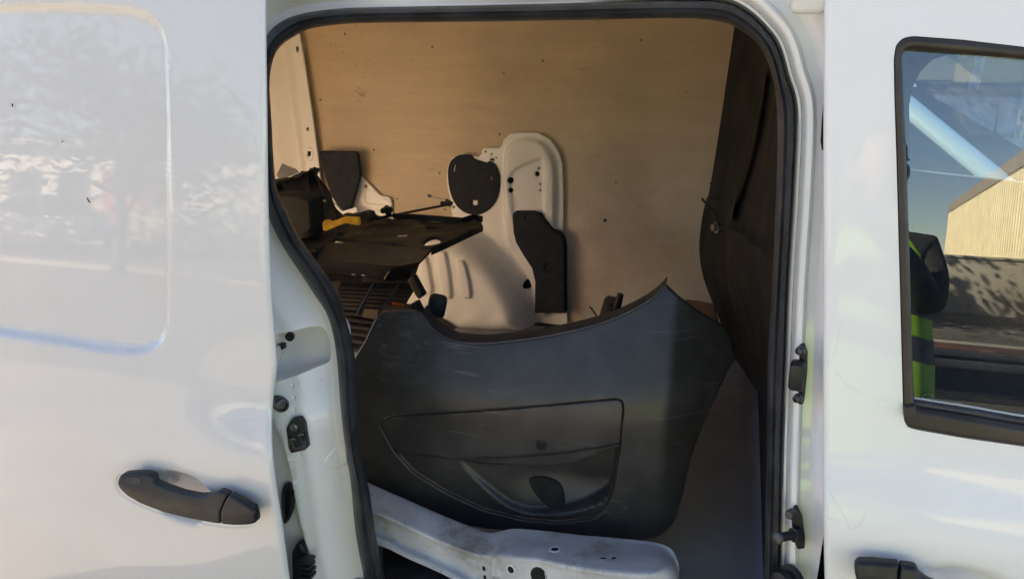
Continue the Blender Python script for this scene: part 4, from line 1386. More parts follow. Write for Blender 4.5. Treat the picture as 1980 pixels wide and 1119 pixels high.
for k in range(3):
    part(box("label_print", (lb.x - 0.006 + 0.006 * k, lb.y + 0.003 * k - 0.003, lb.z + 0.0008), (0.0035, 0.006, 0.0004), M["etch"], None, rot=(0, 0, rad(28)), bev=0), tagl)
# curved apron under the front edge of the plate
ap_top = cr([(560, 480), (620, 470), (700, 470), (780, 477), (833, 482)], 5)
ap_mid = cr([(585, 515), (640, 505), (700, 508), (765, 514), (812, 506)], 5)
ap_bot = cr([(610, 545), (650, 535), (700, 540), (745, 545), (787, 540)], 5)
def yrow(px_, y): return [at(u, v, y) for u, v in px_]
yap = 1.50
a0 = [at_z(u, v, GZ - 0.001) for u, v in ap_top]
part(loft("front_apron", [a0, yrow(ap_mid, 1.535), yrow(ap_bot, 1.60)], M["black"], None, sharp=60), gr)
arc = cr([tuple(at_z(836, 481, GZ)), tuple(at(818, 500, 1.62)), tuple(at(800, 518, 1.60)), tuple(at(790, 532, 1.60)), tuple(at(786, 541, 1.60))], 6)
part(tube("apron_edge", arc, 0.0035, M["black_dusty"], seg=8), gr)
part(box("edge_tab", at(797, 513, 1.60), (0.012, 0.006, 0.004), M["black_dusty"], None, bev=0.001), gr)
# stepped cross rail
rl_ = [(600, 548), (650, 543), (672, 546), (700, 548), (706, 541), (750, 543), (785, 541)]
part(loft("cross_rail", [yrow(rl_, 1.575), yrow([(u + 2, v - 18) for u, v in rl_], 1.59), yrow([(u + 2, v - 18) for u, v in rl_], 1.62), yrow(rl_, 1.61)], M["black_dusty"], None, closed_u=True, sharp=30), gr)
for (a1, b1) in (((680, 530), (687, 531)), ((698, 531), (706, 532))):
    part(tube("chrome_clip", [at(*a1, 1.52), at(*b1, 1.52)], 0.0012, M["steel"], seg=6), gr)
part(tube("wire_stay", cr([tuple(at(752, 526, 1.54)), tuple(at(747, 532, 1.54)), tuple(at(743, 540, 1.54))], 4), 0.0013, M["steel"], seg=6), gr)
hump = cr([(743, 543), (750, 530), (765, 526), (780, 532), (786, 542)], 4)
part(loft("cable_guide", [yrow(hump, 1.55), yrow(hump, 1.59)], M["black_dusty"], None), gr)
# grille slats: each one its own bar between the stiles
slat_rows = [((655, 555), (800, 560)), ((655, 562), (795, 568)), ((655, 569), (790, 576)), ((655, 576), (785, 585)), ((655, 584), (775, 592)), ((655, 592), (760, 600)), ((655, 602), (745, 612)), ((655, 613), (735, 624)), ((658, 626), (728, 636)), ((662, 640), (720, 648)), ((664, 655), (712, 662)), ((668, 672), (706, 678))]
for i, ((u0, v0), (u1, v1)) in enumerate(slat_rows):
    y0 = 1.62 - 0.008 * i
    A = at(u0, v0, y0 + 0.01); B = at(u1, v1, y0)
    up = Vector((0, 0.016, 0.011)); dn = Vector((0, -0.004, -0.006))
    part(loft("grille_slat", [[A + up, B + up], [A, B], [A + dn, B + dn], [A + Vector((0, 0.012, 0.001)), B + Vector((0, 0.012, 0.001))]], M["black"], None, closed_u=True, sharp=20), gr)
for (u0, v0, u1, v1) in ((722, 548, 690, 610), (772, 548, 745, 590)):
    part(tube("grille_stile", [at(u0, v0, 1.590), at(u1, v1, 1.55)], 0.0035, M["black"], seg=6), gr)
part(loft("grille_back", [yrow([(590, 480), (815, 500)], 1.70), yrow([(600, 545), (795, 555)], 1.70), yrow([(600, 720), (760, 640)], 1.60)], M["dark_void"], None), gr)
part(patch("support_board", [(699, 612), (705, 597), (732, 599), (728, 618)], 1.53, simple("grey_board", (0.10, 0.085, 0.07), 0.7), None, sp=0.03, thick=0.004), gr)
part(box("shroud_leg", (-1.12, 1.74, 0.5 * (FLOOR_Z + GZ)), (0.05, 0.06, GZ - FLOOR_Z - 0.05), M["dark_void"], None, bev=0.01), gr)
# diagonal end bracket
part(patch("end_bracket", rounded([(786, 540), (798, 534), (818, 571), (814, 576), (809, 579), (803, 572)], 2), 1.545, M["black"], None, sp=0.015, thick=0.020, rnd=0.003), gr)

# ---------------------------------------------------------------- pile at far left: box shaped duct, flange, flap
du = empty("air_duct", at(585, 430, 1.75))
tag(du, "black plastic air duct with a square mouth at the far left of the pile", "air duct")
part(patch("duct_body", rounded([(528, 372), (585, 378), (600, 386), (604, 440), (600, 462), (560, 470), (540, 452)], 6), 1.62, M["dark_void"], None, sp=0.02, thick=0.05, rnd=0.008), du)
part(loft("duct_mouth", [[at(u, v, 1.612) for u, v in ((583, 384), (597, 390), (600, 440), (590, 452))], [at(u, v, 1.66) for u, v in ((592, 388), (604, 394), (607, 440), (598, 452))]], M["black_dusty"], None), du)
fl = empty("torn_wing_liner", at(560, 370, 1.85))
tag(fl, "crumpled black wing liner with a raised flange above the air duct", "wing liner")
rim_a = [(524, 350), (560, 341), (590, 330), (606, 324), (619, 328)]
rows = [yrow(rim_a, 1.90), yrow([(u, v + 5) for u, v in rim_a], 1.885), yrow([(524, 362), (560, 352), (592, 340), (608, 333), (612, 340)], 1.93),
        yrow([(526, 378), (562, 372), (596, 360), (622, 366), (640, 374)], 1.88), yrow([(530, 398), (566, 398), (604, 392), (632, 398), (650, 404)], 1.84), yrow([(540, 424), (580, 424), (614, 420), (640, 424), (664, 418)], 1.80), yrow([(560, 450), (600, 450), (630, 446), (660, 442), (700, 425)], 1.76)]
rr_ = []
rnd_ = random.Random(5)
for i, rw in enumerate(rows):
    c_ = cr([tuple(p) for p in rw], 5)
    rr_.append([(x + rnd_.uniform(-.003, .003), y + (rnd_.uniform(-.012, .012) if i > 2 else 0), z + rnd_.uniform(-.003, .003)) for x, y, z in c_])
part(loft("liner_sheet", rr_, M["black_dusty"], None, sharp=30), fl)
part(patch("liner_flap", [(535, 338), (545, 317), (571, 327), (577, 334), (540, 348)], 2.02, M["black"], None, sp=0.03, thick=0.004), fl)
for (u, v) in ((590, 390), (598, 386), (628, 388), (598, 405)):
    part(box("liner_clip", at(u, v, 1.80), (0.012, 0.006, 0.006), M["dark_steel"], None, bev=0.002), fl)

# ---------------------------------------------------------------- orange lever with a black clip, on the shroud
lv = empty("orange_lever", at_z(660, 435, GZ))
tag(lv, "bright orange plastic lever with black clip lying on the shroud", "lever")
lp = [(622, 432), (626, 426), (634, 426), (637, 429), (645, 427), (666, 419), (692, 421), (694, 436), (668, 432), (650, 438), (630, 447), (624, 446)]
def ylv(x, z): return 1.635 + 0.25 * np.maximum(0, np.asarray(x, float) - at(666, 430, 1.64).x)
part(patch("lever_arm", rounded(lp, 2), ylv, M["orange"], None, sp=0.008, thick=0.010, rnd=0.002, bsp=0.004), lv)
part(patch("lever_clip", rounded([(692, 420), (700, 409), (712, 411), (716, 420), (714, 430), (697, 436)], 2), 1.68, M["black"], None, sp=0.012, thick=0.03, rnd=0.003), lv)
part(patch("clip_tail", rounded([(661, 416), (668, 412), (690, 416), (700, 410), (720, 414), (735, 422), (712, 424), (680, 420)], 2), 1.72, M["black"], None, sp=0.012, thick=0.01, rnd=0.002), lv)

# ---------------------------------------------------------------- release cable rod
rd = empty("release_cable", at(760, 412, 1.95))
tag(rd, "thin black release cable rod propped from the shroud to the round cover", "cable")
r0 = at(720, 424, 1.88); r1 = at(870, 395, 2.30)
part(tube("cable_sheath", [r0, r0.lerp(r1, 0.5), r1], 0.0042, M["black"], seg=8), rd)
part(tube("cable_ferrule", [r1 + Vector((-0.03, -0.01, 0.004)), r1 + Vector((0.005, 0.002, -0.001))], 0.0075, M["black"], seg=10), rd)
w0 = at(831, 379, 2.28); w1 = at(862, 387, 2.28)
part(tube("inner_wire", [w0, w1, at(876, 394, 2.29)], 0.0014, M["steel"], seg=6), rd)
part(tube("wire_nipple", [w0 + Vector((-0.006, 0, 0.001)), w0 + Vector((0.005, 0, -0.001))], 0.0050, M["dark_steel"], seg=8), rd)
part(tube("wire_sleeve", [w1, at(875, 394, 2.28)], 0.0058, M["black"], seg=8), rd)
cg = at(748, 408, 1.95)
for k, (dx, dz) in enumerate(((-0.012, 0.0), (0.0, 0.008), (0.010, 0.004), (0.004, -0.006))):
    part(disc("cable_clip", (cg.x + dx, cg.y, cg.z + dz), (0.6, -0.6, 0.3), [(0.002, -0.008), (0.008, -0.005), (0.009, 0.004), (0.003, 0.009)], M["black"], seg=10), rd)

# ---------------------------------------------------------------- scraps behind the bumper
s1 = empty("plastic_guide", at_z(1180, 615, FLOOR_Z))
tag(s1, "grey plastic plate with upright dark handle behind the bumper against the plywood", "plastic part")
part(patch("guide_plate", rounded([(1150, 640), (1168, 578), (1174, 573), (1196, 577), (1200, 600), (1200, 640)], 3), 2.25, simple("grey_plastic", (0.06, 0.06, 0.06), 0.55), None, sp=0.02, thick=0.01, rnd=0.002), s1)
part(tube("guide_handle", [at(1184, 620, 2.22), at(1190, 600, 2.21), at(1196, 583, 2.20), at(1200, 568, 2.20)], [0.014, 0.016, 0.012, 0.010], M["black"], seg=10), s1)
part(box("guide_latch", at(1184, 595, 2.21), (0.03, 0.03, 0.018), M["black"], None, rot=(0, rad(30), 0), bev=0.005), s1)
part(tube("guide_wire", cr([tuple(at(1140, 592, 2.24)), tuple(at(1148, 602, 2.24)), tuple(at(1156, 616, 2.24))], 4), 0.0028, M["black"], seg=6), s1)
s2 = empty("cardboard_scrap", at_z(1240, 610, FLOOR_Z))
tag(s2, "torn brown corrugated cardboard scrap peeking over the bumper edge", "cardboard")
tear = [(1207, 640), (1208, 600), (1213, 595), (1220, 593), (1226, 587), (1236, 582), (1244, 577), (1252, 573), (1262, 569), (1266, 590), (1266, 640)]
part(patch("cardboard_face", tear, 2.12, M["cardboard"], None, sp=0.02, thick=0.006, rnd=0.001), s2)
part(loft("cardboard_edge", [yrow([(1208, 599), (1216, 597), (1224, 599)], 2.10), yrow([(1209, 603), (1216, 602), (1223, 603)], 2.10)], simple("cardboard_liner", (0.30, 0.17, 0.10), 0.8), None), s2)
s3 = empty("wooden_board", at_z(1370, 640, FLOOR_Z))
tag(s3, "reddish brown wooden board end between bumper and black bulkhead", "board")
part(patch("board_face", [(1325, 582), (1352, 585), (1380, 591), (1393, 640), (1390, 680), (1330, 660)], 2.30, simple("red_wood", (0.20, 0.10, 0.07), 0.7, var=0.3, scale=10), None, sp=0.03, thick=0.018, rnd=0.002), s3)

# ================================================================== THE YARD AROUND
def ground_mat():
    t = NT("yard_asphalt")
    c = t.mix(t.ramp(t.noise(0.9, 8), 0.35, 0.7), (0.075, 0.072, 0.066), (0.13, 0.122, 0.108))
    c = t.mix(t.ramp(t.noise(6, 8, 0.7), 0.55, 0.72, 0, 0.7), c, (0.045, 0.042, 0.04))
    c = t.mix(t.math('MULTIPLY', t.ramp(t.voro(5.5), 0.22, 0.12), t.ramp(t.noise(1.1, 4), 0.40, 0.55)), c, (0.50, 0.48, 0.42))
    t.bsdf(c, 0.9, 0, t.bump(t.noise(30, 6), 0.5, 0.02), spec=0.2)
    return t.m


def concrete_mat():
    t = NT("yard_concrete")
    c = t.mix(t.ramp(t.noise(0.5, 8), 0.35, 0.7), (0.30, 0.285, 0.25), (0.42, 0.395, 0.345))
    c = t.mix(t.ramp(t.noise(1.3, 7, 0.7), 0.60, 0.66), c, (0.15, 0.12, 0.09))
    t.bsdf(c, 0.85, 0, t.bump(t.noise(12, 6), 0.3, 0.02), spec=0.2)
    return t.m


M["ground"] = ground_mat()
M["concrete"] = concrete_mat()
M["pad"] = simple("grey_pad", (0.19, 0.185, 0.175), 0.85, var=0.2, scale=1.5, bump=0.3, bscale=40)
g = mesh_obj("ground", [(-300, -300, 0), (300, -300, 0), (300, 300, 0), (-300, 300, 0)], [(0, 1, 2, 3)], M["ground"], None, False)
tag(g, kind="structure")
ap = mesh_obj("concrete_apron", [(-80, -80, 0.006), (60, -80, 0.006), (60, -18.0, 0.006), (-80, -17.0, 0.006)], [(0, 1, 2, 3)], M["concrete"], None, False)
tag(ap, kind="structure")
pad = mesh_obj("bounce_pad", [(-9, -4.6, 0.006), (9, -4.4, 0.006), (9, 7, 0.006), (-9, 7, 0.006)], [(0, 1, 2, 3)], M["pad"], None, False)  # unseen ground patch added to bounce light onto and into the van
tag(pad, kind="structure")
kb = box("kerb", (-5, -17.6, 0.06), (110, 0.35, 0.13), M["concrete"], None, rot=(0, 0, rad(-0.4)), bev=0.02)
tag(kb, kind="structure")
cs = box("concrete_strip", (0, -9.7, 0.012), (60, 0.9, 0.024), M["concrete"], None, rot=(0, 0, rad(1.5)), bev=0.005)
tag(cs, kind="structure")

# ---------------------------------------------------------------- cream corrugated shed across the yard
M["cladding"] = simple("cream_cladding", (0.78, 0.70, 0.48), 0.5, var=0.08, scale=1.2, bump=0)
M["fascia"] = simple("taupe_fascia", (0.34, 0.30, 0.25), 0.6, var=0.08, scale=2, bump=0)
shed = empty("shed", (11.6, -46, 0))
tag(shed, "long cream corrugated metal shed mirrored in the front door window", "shed")
P0 = Vector((11.6, -46, 0)); P1_ = Vector((6.2, -15, 0)); SH = 3.75
dv = (P1_ - P0); L_ = dv.length; dv.normalize(); nv = Vector((-dv.y, dv.x, 0))
if nv.x > 0: nv = -nv
prof = []
pitch_ = 0.46
k = 0
s_ = 0.0
while s_ < L_:
    for ds, o in ((0.0, 0.0), (0.17, 0.0), (0.22, 0.09), (0.41, 0.09)):
        if s_ + ds <= L_:
            prof.append(P0 + dv * (s_ + ds) + nv * o)
    s_ += pitch_
part(loft("cladding", [prof, [p + Vector((0, 0, SH)) for p in prof]], M["cladding"], None, sharp=20), shed)
prof2 = []
nv2 = -dv
ev = -nv
s_ = 0.0
while s_ < 14:
    for ds, o in ((0.0, 0.0), (0.17, 0.0), (0.22, 0.09), (0.41, 0.09)):
        prof2.append(P0 + ev * (s_ + ds) + nv2 * o)
    s_ += pitch_
part(loft("end_cladding", [prof2, [p + Vector((0, 0, SH)) for p in prof2]], M["cladding"], None, sharp=20), shed)
fp = [P0 + nv * 0.12, P1_ + nv * 0.12, P1_ - nv * 0.2, P0 - nv * 0.2]
part(loft("fascia", [[p + Vector((0, 0, SH - 0.02)) for p in fp], [p + Vector((0, 0, SH + 0.42)) for p in fp]], M["fascia"], None, closed_v=True, caps=True, sharp=20), shed)
rf = [P0 - nv * 0.1, P1_ - nv * 0.1, P1_ - nv * 14, P0 - nv * 14]
part(mesh_obj("roof", [p + Vector((0, 0, SH + 0.3 + (0.9 if i > 1 else 0))) for i, p in enumerate(rf)], [(0, 1, 2, 3)], M["fascia"], None, False), shed)
for s_, h_ in ((8.5, 0.75), (7.5, 0.5), (9.6, 0.95)):
    q = P0 + dv * s_ - nv * 0.8
    part(disc("roof_vent", q + Vector((0, 0, SH + 0.3)), (0, 0, 1), [(0.10, 0), (0.10, h_), (0.18, h_ + 0.02), (0.18, h_ + 0.10), (0.04, h_ + 0.16)], M["fascia"], seg=12), shed)

lw = empty("low_wall", (0, -16.6, 0))
tag(lw, "low pale concrete wall in front of the cream shed", "wall")
for k in range(12):
    part(box("wall_block", (-16 + 3.02 * k, -16.6, 0.61), (3.0, 0.30, 1.22), M["concrete"], None, bev=0.02), lw)
    part(box("coping", (-16 + 3.02 * k, -16.6, 1.25), (3.015, 0.36, 0.06), M["concrete"], None, bev=0.01), lw)

# ---------------------------------------------------------------- trees behind the camera
M["bark"] = simple("bark", (0.10, 0.075, 0.055), 0.9, var=0.4, scale=6, bump=0.5, bscale=30)


def leaf_mat(name, a, b):
    t = NT(name)
    c = t.mix(t.ramp(t.noise(1.2, 4), 0.35, 0.65), a, b)
    t.bsdf(c, 0.55, spec=0.3)
    return t.m


M["leaf"] = leaf_mat("leaves", (0.045, 0.075, 0.022), (0.09, 0.12, 0.04))


def tree(label, loc, h, r, seed, n=5200):
    rnd = random.Random(seed)
    root = empty("tree", loc)
    tag(root, label, "tree", "trees across the yard")
    base = Vector(loc)
    pts = []
    p = base.copy()
    for i in range(7):
        pts.append(p.copy())
        p = p + Vector((rnd.uniform(-.12, .12), rnd.uniform(-.12, .12), h * 0.6 / 6))
    rr = [0.03 * h * (1 - 0.11 * i) for i in range(7)]
    part(tube("trunk", pts, rr, M["bark"], seg=10), root)
    tips = []
    for i in range(16):
        st = pts[rnd.randint(2, 6)]
        ang = rnd.uniform(0, 6.28); el = rnd.uniform(0.15, 1.1)
        ln = r * rnd.uniform(0.55, 1.05)
        d = Vector((math.cos(ang) * math.cos(el), math.sin(ang) * math.cos(el), math.sin(el)))
        e = st + d * ln
        m = st.lerp(e, 0.5) + Vector((0, 0, 0.1 * ln))
        part(tube("limb", [st, m, e], [0.012 * h, 0.007 * h, 0.002 * h], M["bark"], seg=6), root)
        tips += [e, m.lerp(e, 0.5)]
    vts, fcs = [], []
    for i in range(n):
        c = rnd.choice(tips)
        sp = r * 0.27
        q = c + Vector((rnd.gauss(0, sp), rnd.gauss(0, sp), rnd.gauss(0, sp * 0.75)))
        a = Vector((rnd.gauss(0, 1), rnd.gauss(0, 1), rnd.gauss(0, 1))).normalized()
        b = a.orthogonal().normalized()
        s = 0.05 * r * rnd.uniform(0.6, 1.2)
        k = len(vts)
        vts += [q - a * s, q + b * s * 0.45, q + a * s, q - b * s * 0.45]
        fcs.append((k, k + 1, k + 2, k + 3))
    part(mesh_obj("crown", vts, fcs, M["leaf"], None, False), root)
    return root


tree("broad leafy tree beside the shed that shades the concrete", (0.2, -12.6, 0), 5.0, 2.1, 3)
tree("tall leafy tree in front of the white workshop", (-11.0, -9.4, 0), 4.8, 2.3, 4)
tree("small leafy tree nearest the parked white car", (-19, -12, 0), 5.0, 2.4, 8)

ws = empty("workshop", (-22, -19, 0))
tag(ws, "white rendered workshop with a red roller door across the yard", "workshop")
M["render_wall"] = simple("white_render", (0.66, 0.65, 0.61), 0.8, var=0.1, scale=0.8, bump=0)
M["red_door"] = simple("red_door", (0.42, 0.06, 0.04), 0.5, var=0.1, scale=1, bump=0)
part(box("wall", (-22, -21, 1.6), (20, 4, 3.2), M["render_wall"], None, bev=0.03), ws)
part(box("roof", (-22, -21, 3.3), (20.6, 4.6, 0.22), M["fascia"], None, bev=0.03), ws)
for k in range(10):
    part(box("roller_slat", (-19.5, -18.97 + (0.01 if k % 2 else 0), 0.14 + 0.25 * k), (3.2, 0.06, 0.24), M["red_door"], None, bev=0.01), ws)
for k in range(4):
    wd = part(box("window", (-29 + 2.2 * k, -18.98, 1.9), (1.4, 0.06, 0.9), M["fascia"], None, bev=0.01), ws)
    part(box("pane", (-29 + 2.2 * k, -18.94, 1.9), (1.24, 0.02, 0.74), M["dark_void"], None, bev=0), wd)

# ---------------------------------------------------------------- cars
M["tyre"] = simple("tyre", (0.018, 0.018, 0.019), 0.8)
M["car_glass"] = simple("car_glass", (0.012, 0.016, 0.018), 0.05, var=0.1, bump=0, spec=0.8)
M["lamp"] = simple("lamp_glass", (0.55, 0.56, 0.56), 0.1, var=0.1, bump=0)
M["red_lamp"] = simple("red_lamp", (0.35, 0.01, 0.01), 0.15, var=0.1, bump=0)


def car(name, label, col, loc, rz, pillar=None, group=None, coat=0.05):
    root = empty(name, loc, rz)
    tag(root, label, "car", group)
    pm = paint(name + "_paint_" + str(len(bpy.data.materials)), col, dirt_amt=0.25, coat_rough=coat)
    pp = pm if pillar is None else paint(name + "_pillar", pillar, dirt_amt=0.1)
    inv = Matrix.Identity(4)

    def add(o, p=root):
        o.parent = p
        return o

    # x, half width, sill, bonnet/boot or belt height
    stn = [(-2.12, 0.62, 0.42, 0.72), (-2.05, 0.76, 0.30, 0.92), (-1.75, 0.84, 0.24, 0.98), (-1.2, 0.87, 0.22, 0.99), (-0.4, 0.88, 0.20, 0.96), (0.5, 0.88, 0.20, 0.94), (1.0, 0.87, 0.22, 0.92), (1.5, 0.84, 0.24, 0.84), (1.85, 0.78, 0.28, 0.74), (2.08, 0.64, 0.34, 0.62), (2.15, 0.45, 0.40, 0.52)]
    rings = []
    for x, w, s, b in stn:
        m = (s + b) / 2
        half = [(0, s), (w * 0.85, s), (w * 0.98, s + 0.08), (w, m), (w * 0.985, b - 0.10), (w * 0.95, b - 0.03), (w * 0.86, b), (w * 0.4, b + 0.025), (0, b + 0.03)]
        rings.append([(x, y, z) for y, z in half] + [(x, -y, z) for y, z in reversed(half[1:-1])])
    body = add(loft("body", rings, pm, None, closed_v=True, caps=True, sharp=45))
    # greenhouse: roof and glazed band
    base = [(-1.72, 0.66), (-1.55, 0.78), (-0.4, 0.80), (0.75, 0.79), (1.12, 0.70), (1.18, 0.0)]
    topo = [(-1.15, 0.50), (-0.95, 0.57), (-0.3, 0.60), (0.20, 0.585), (0.36, 0.52), (0.40, 0.0)]

    def full(l, z): return [(x, y, z(x)) for x, y in l] + [(x, -y, z(x)) for x, y in reversed(l[:-1])]
    bz = lambda x: 0.96 - 0.03 * max(0, x)
    tz = lambda x: 1.40 - 0.03 * abs(x + 0.3) ** 1.5
    B, T = full(base, bz), full(topo, tz)
    add(loft("windows", [B, T], M["car_glass"], None, closed_v=True, sharp=20))
    mid = [(x * 0.98 - 0.01, y * 0.86, tz(x) + 0.045) for x, y, z in T]
    T2 = [(x, y, z + 0.004) for x, y, z in T]
    add(loft("roof", [[(x * 1.01, y * 1.02, z - 0.03) for x, y, z in T], T2, mid, [(-0.35 + (x + 0.35) * 0.3, y * 0.3, 1.465) for x, y, z in T]], pp, None, closed_v=True, caps=True, sharp=60))
    for i in (0, 2, 3, 7, 8, 10):
        if i < len(B):
            a = Vector(B[i]); b = Vector(T[i])
            ctr = Vector((-0.3, 0, a.z)); oa = (a - ctr).normalized() * 0.008
            add(tube("pillar", [a + oa, b + oa], 0.045 if i in (3, 7) else 0.035, pp, seg=8))
    for sx in (-1.32, 1.32):
        for sy in (-1, 1):
            y0 = 0.80 * sy
            w = add(disc("wheel", (sx, y0, 0.31), (0, sy, 0), [(0.20, -0.10), (0.29, -0.10), (0.31, -0.07), (0.31, 0.06), (0.29, 0.09), (0.21, 0.085)], M["tyre"], seg=28))
            o = disc("rim", (sx, y0, 0.31), (0, sy, 0), [(0.03, 0.05), (0.05, 0.075), (0.17, 0.06), (0.205, 0.088), (0.205, 0.02)], M["steel"], seg=20)
            o.parent = w
            a_ = add(disc("wheel_arch", (sx, y0 + sy * 0.055, 0.33), (0, sy, 0), [(0.36, -0.02), (0.375, 0.03), (0.34, 0.034), (0.33, -0.02)], pm, seg=28))
    for sy in (-1, 1):
        mr = add(disc("mirror", (0.86, sy * 0.98, 1.03), (1, 0.15 * sy, 0.1), [(0.02, 0.09), (0.07, 0.06), (0.095, 0.0), (0.10, -0.06), (0.09, -0.07)], pm, seg=18))
        mr.scale = (1, 1, 1)
        st_ = tube("mirror_stalk", [(0.88, sy * 0.84, 0.96), (0.87, sy * 0.93, 1.0)], 0.025, M["tyre"], seg=8)
        st_.parent = mr
        for xx, cv in ((0.92, 0.06), (-0.25, 0.0), (-1.25, -0.08)):
            add(tube("door_gap", cr([(xx + cv, sy * 0.868, 0.92), (xx, sy * 0.886, 0.7), (xx - 0.02, sy * 0.886, 0.5), (xx - 0.04, sy * 0.87, 0.28)], 4), 0.004, M["tyre"], seg=5))
        for xx in (0.0, -1.02):
            add(box("handle", (xx, sy * 0.885, 0.80), (0.20, 0.03, 0.035), pm, None, bev=0.012))
        add(box("headlight", (2.0, sy * 0.56, 0.62), (0.16, 0.24, 0.11), M["lamp"], None, rot=(0, 0, rad(-28 * sy)), bev=0.04, seg=3))
        add(box("tail_light", (-2.04, sy * 0.64, 0.82), (0.12, 0.16, 0.16), M["red_lamp"], None, rot=(0, 0, rad(25 * sy)), bev=0.03, seg=3))
    return root


car("blue_car", "blue car parked beyond the van, seen through both cab windows", (0.05, 0.17, 0.38), (0.36, 4.35, 0), 0.0, pillar=(0.62, 0.68, 0.68), group="parked cars")  # roof and pillars coloured pale to stand in for sun on them
car("white_car", "white car parked across the yard, mirrored in the sliding door", (0.75, 0.75, 0.73), (-18.5, -14.8, 0), rad(8), group="parked cars")
car("red_car", "red car parked behind the white car across the yard", (0.45, 0.03, 0.02), (-23.5, -14.6, 0), rad(10), group="parked cars")

nv_ = car("navy_car", "tall dark navy car parked behind the blue car", (0.02, 0.035, 0.07), (2.3, 8.6, 0), rad(4), group="parked cars")
nv_.scale = (1.3, 1.3, 1.35)
fence = empty("boundary_fence", (0, 24, 0))
tag(fence, "dark blue sheet metal boundary fence far beyond the parked cars", "fence")
M["fence"] = simple("blue_sheet_metal", (0.05, 0.11, 0.20), 0.5, var=0.15, scale=0.6, bump=0)
for k in range(16):
    x0 = -8 + 2.0 * k
    pf = []
    for j in range(9):
        pf.append(Vector((x0 + 0.22 * j, 24 - (0.04 if j % 2 else 0.0), 0)))
    part(loft("fence_sheet", [pf, [p + Vector((0, 0, 2.6)) for p in pf]], M["fence"], None, sharp=20), fence)
    part(box("fence_post", (x0 + 1.88, 24.0, 1.35), (0.09, 0.09, 2.7), M["fence"], None, bev=0.01), fence)

# ---------------------------------------------------------------- rusty beams on the ground behind the camera
M["rust"] = simple("rusty_steel", (0.09, 0.04, 0.022), 0.8, var=0.5, scale=5, bump=0.4, bscale=60)
M["tar"] = simple("black_painted_steel", (0.012, 0.012, 0.013), 0.6, var=0.4, scale=4)
for i, (x, y, z, ln, rz, mt, lab) in enumerate(((2.4, -6.8, 0.11, 5.6, 3, "rust", "rust topped steel girder at the back of the low girder pile"), (2.2, -6.2, 0.11, 5.2, 1, "tar", "black painted girder in the middle of the low girder pile"), (2.6, -5.4, 0.11, 5.0, -3, "tar", "black painted girder lying nearest the photographer"))):
    gd_ = empty("girder", (x, y, 0), rad(rz))
    tag(gd_, lab, "girder", "girders on the ground")
    for nm, cz, s in (("flange", 0.012, (ln, 0.42, 0.024)), ("web", 0.15, (ln, 0.05, 0.25)), ("flange", 0.288, (ln, 0.42, 0.024))):
        o = box(nm, (0, 0, cz), s, M[mt], None, bev=0.004)
        o.parent = gd_

# ================================================================== the photographer, mirrored in the front door window
M["cloth"] = simple("black_jacket", (0.012, 0.012, 0.014), 0.85, var=0.3, scale=30)
M["skin"] = simple("skin", (0.45, 0.27, 0.19), 0.5, var=0.1, bump=0.1)
M["hair"] = simple("hair", (0.03, 0.02, 0.015), 0.6, var=0.3)


def vest_mat():
    t = NT("hi_vis_vest")
    sep = t.n("ShaderNodeSeparateXYZ")
    t.l(t.tc.outputs["Object"], sep.inputs[0])
    z = t.math('ADD', sep.outputs["Z"], t.math('MULTIPLY', sep.outputs["X"], 0.25))
    b = t.math('MAXIMUM', t.math('MULTIPLY', t.ramp(z, 1.035, 1.04), t.ramp(z, 1.115, 1.11)), t.math('MULTIPLY', t.ramp(z, 1.17, 1.175), t.ramp(z, 1.245, 1.24)))
    c = t.mix(b, (0.30, 0.62, 0.04), (0.05, 0.06, 0.065))
    t.bsdf(c, 0.7)
    return t.m


M["vest"] = vest_mat()
PX, PY = 0.405, -0.60
person = empty("person", (PX, PY, 0))
tag(person, "person in black jacket and lime striped vest raising a phone, mirrored in the window", "person")


def skinned(name, joints, bones, mat, parent, sub=2):
    me = bpy.data.meshes.new(name)
    me.from_pydata([j[0] for j in joints], bones, [])
    me.materials.append(mat)
    o = link(name, me)
    sk = o.modifiers.new("skin", 'SKIN')
    sk.use_smooth_shade = True
    for i, j in enumerate(joints):
        d = me.skin_vertices[0].data[i]
        r = j[1]
        d.radius = r if isinstance(r, tuple) else (r, r)
        d.use_root = (i == 0)
    ss = o.modifiers.new("sub", 'SUBSURF')
    ss.levels = ss.render_levels = sub
    part(o, parent)
    return o


def w(x, y, z): return (PX + 0.95 * x, PY + y, z - 0.18 * min(1.0, max(0.0, (z - 0.05) / 0.9)))


J = [(w(0, 0, 0.98), (0.155, 0.115)), (w(0, 0, 1.12), (0.15, 0.11)), (w(0, 0.01, 1.28), (0.165, 0.115)), (w(0, 0, 1.40), (0.15, 0.09)), (w(0, 0, 1.47), (0.06, 0.06)), (w(0, 0.02, 1.53), (0.055, 0.055)),
     (w(0.17, 0, 1.41), 0.070), (w(0.19, 0.04, 1.345), 0.058), (w(0.18, 0.11, 1.245), 0.050), (w(0.10, 0.20, 1.36), 0.040), (w(-0.09, 0.30, 1.53), 0.030),
     (w(-0.17, 0, 1.41), 0.070), (w(-0.235, 0.03, 1.30), 0.066), (w(-0.26, 0.10, 1.15), 0.056), (w(-0.32, 0.20, 1.36), 0.040), (w(-0.37, 0.30, 1.53), 0.030),
     (w(0.095, 0, 0.92), 0.098), (w(0.11, 0.01, 0.52), 0.066), (w(0.115, -0.02, 0.30), 0.058), (w(0.115, -0.03, 0.09), 0.045), (w(0.125, 0.14, 0.045), 0.042),
     (w(-0.095, 0, 0.92), 0.098), (w(-0.11, 0.01, 0.52), 0.066), (w(-0.115, -0.02, 0.30), 0.058), (w(-0.115, -0.03, 0.09), 0.045), (w(-0.125, 0.14, 0.045), 0.042)]
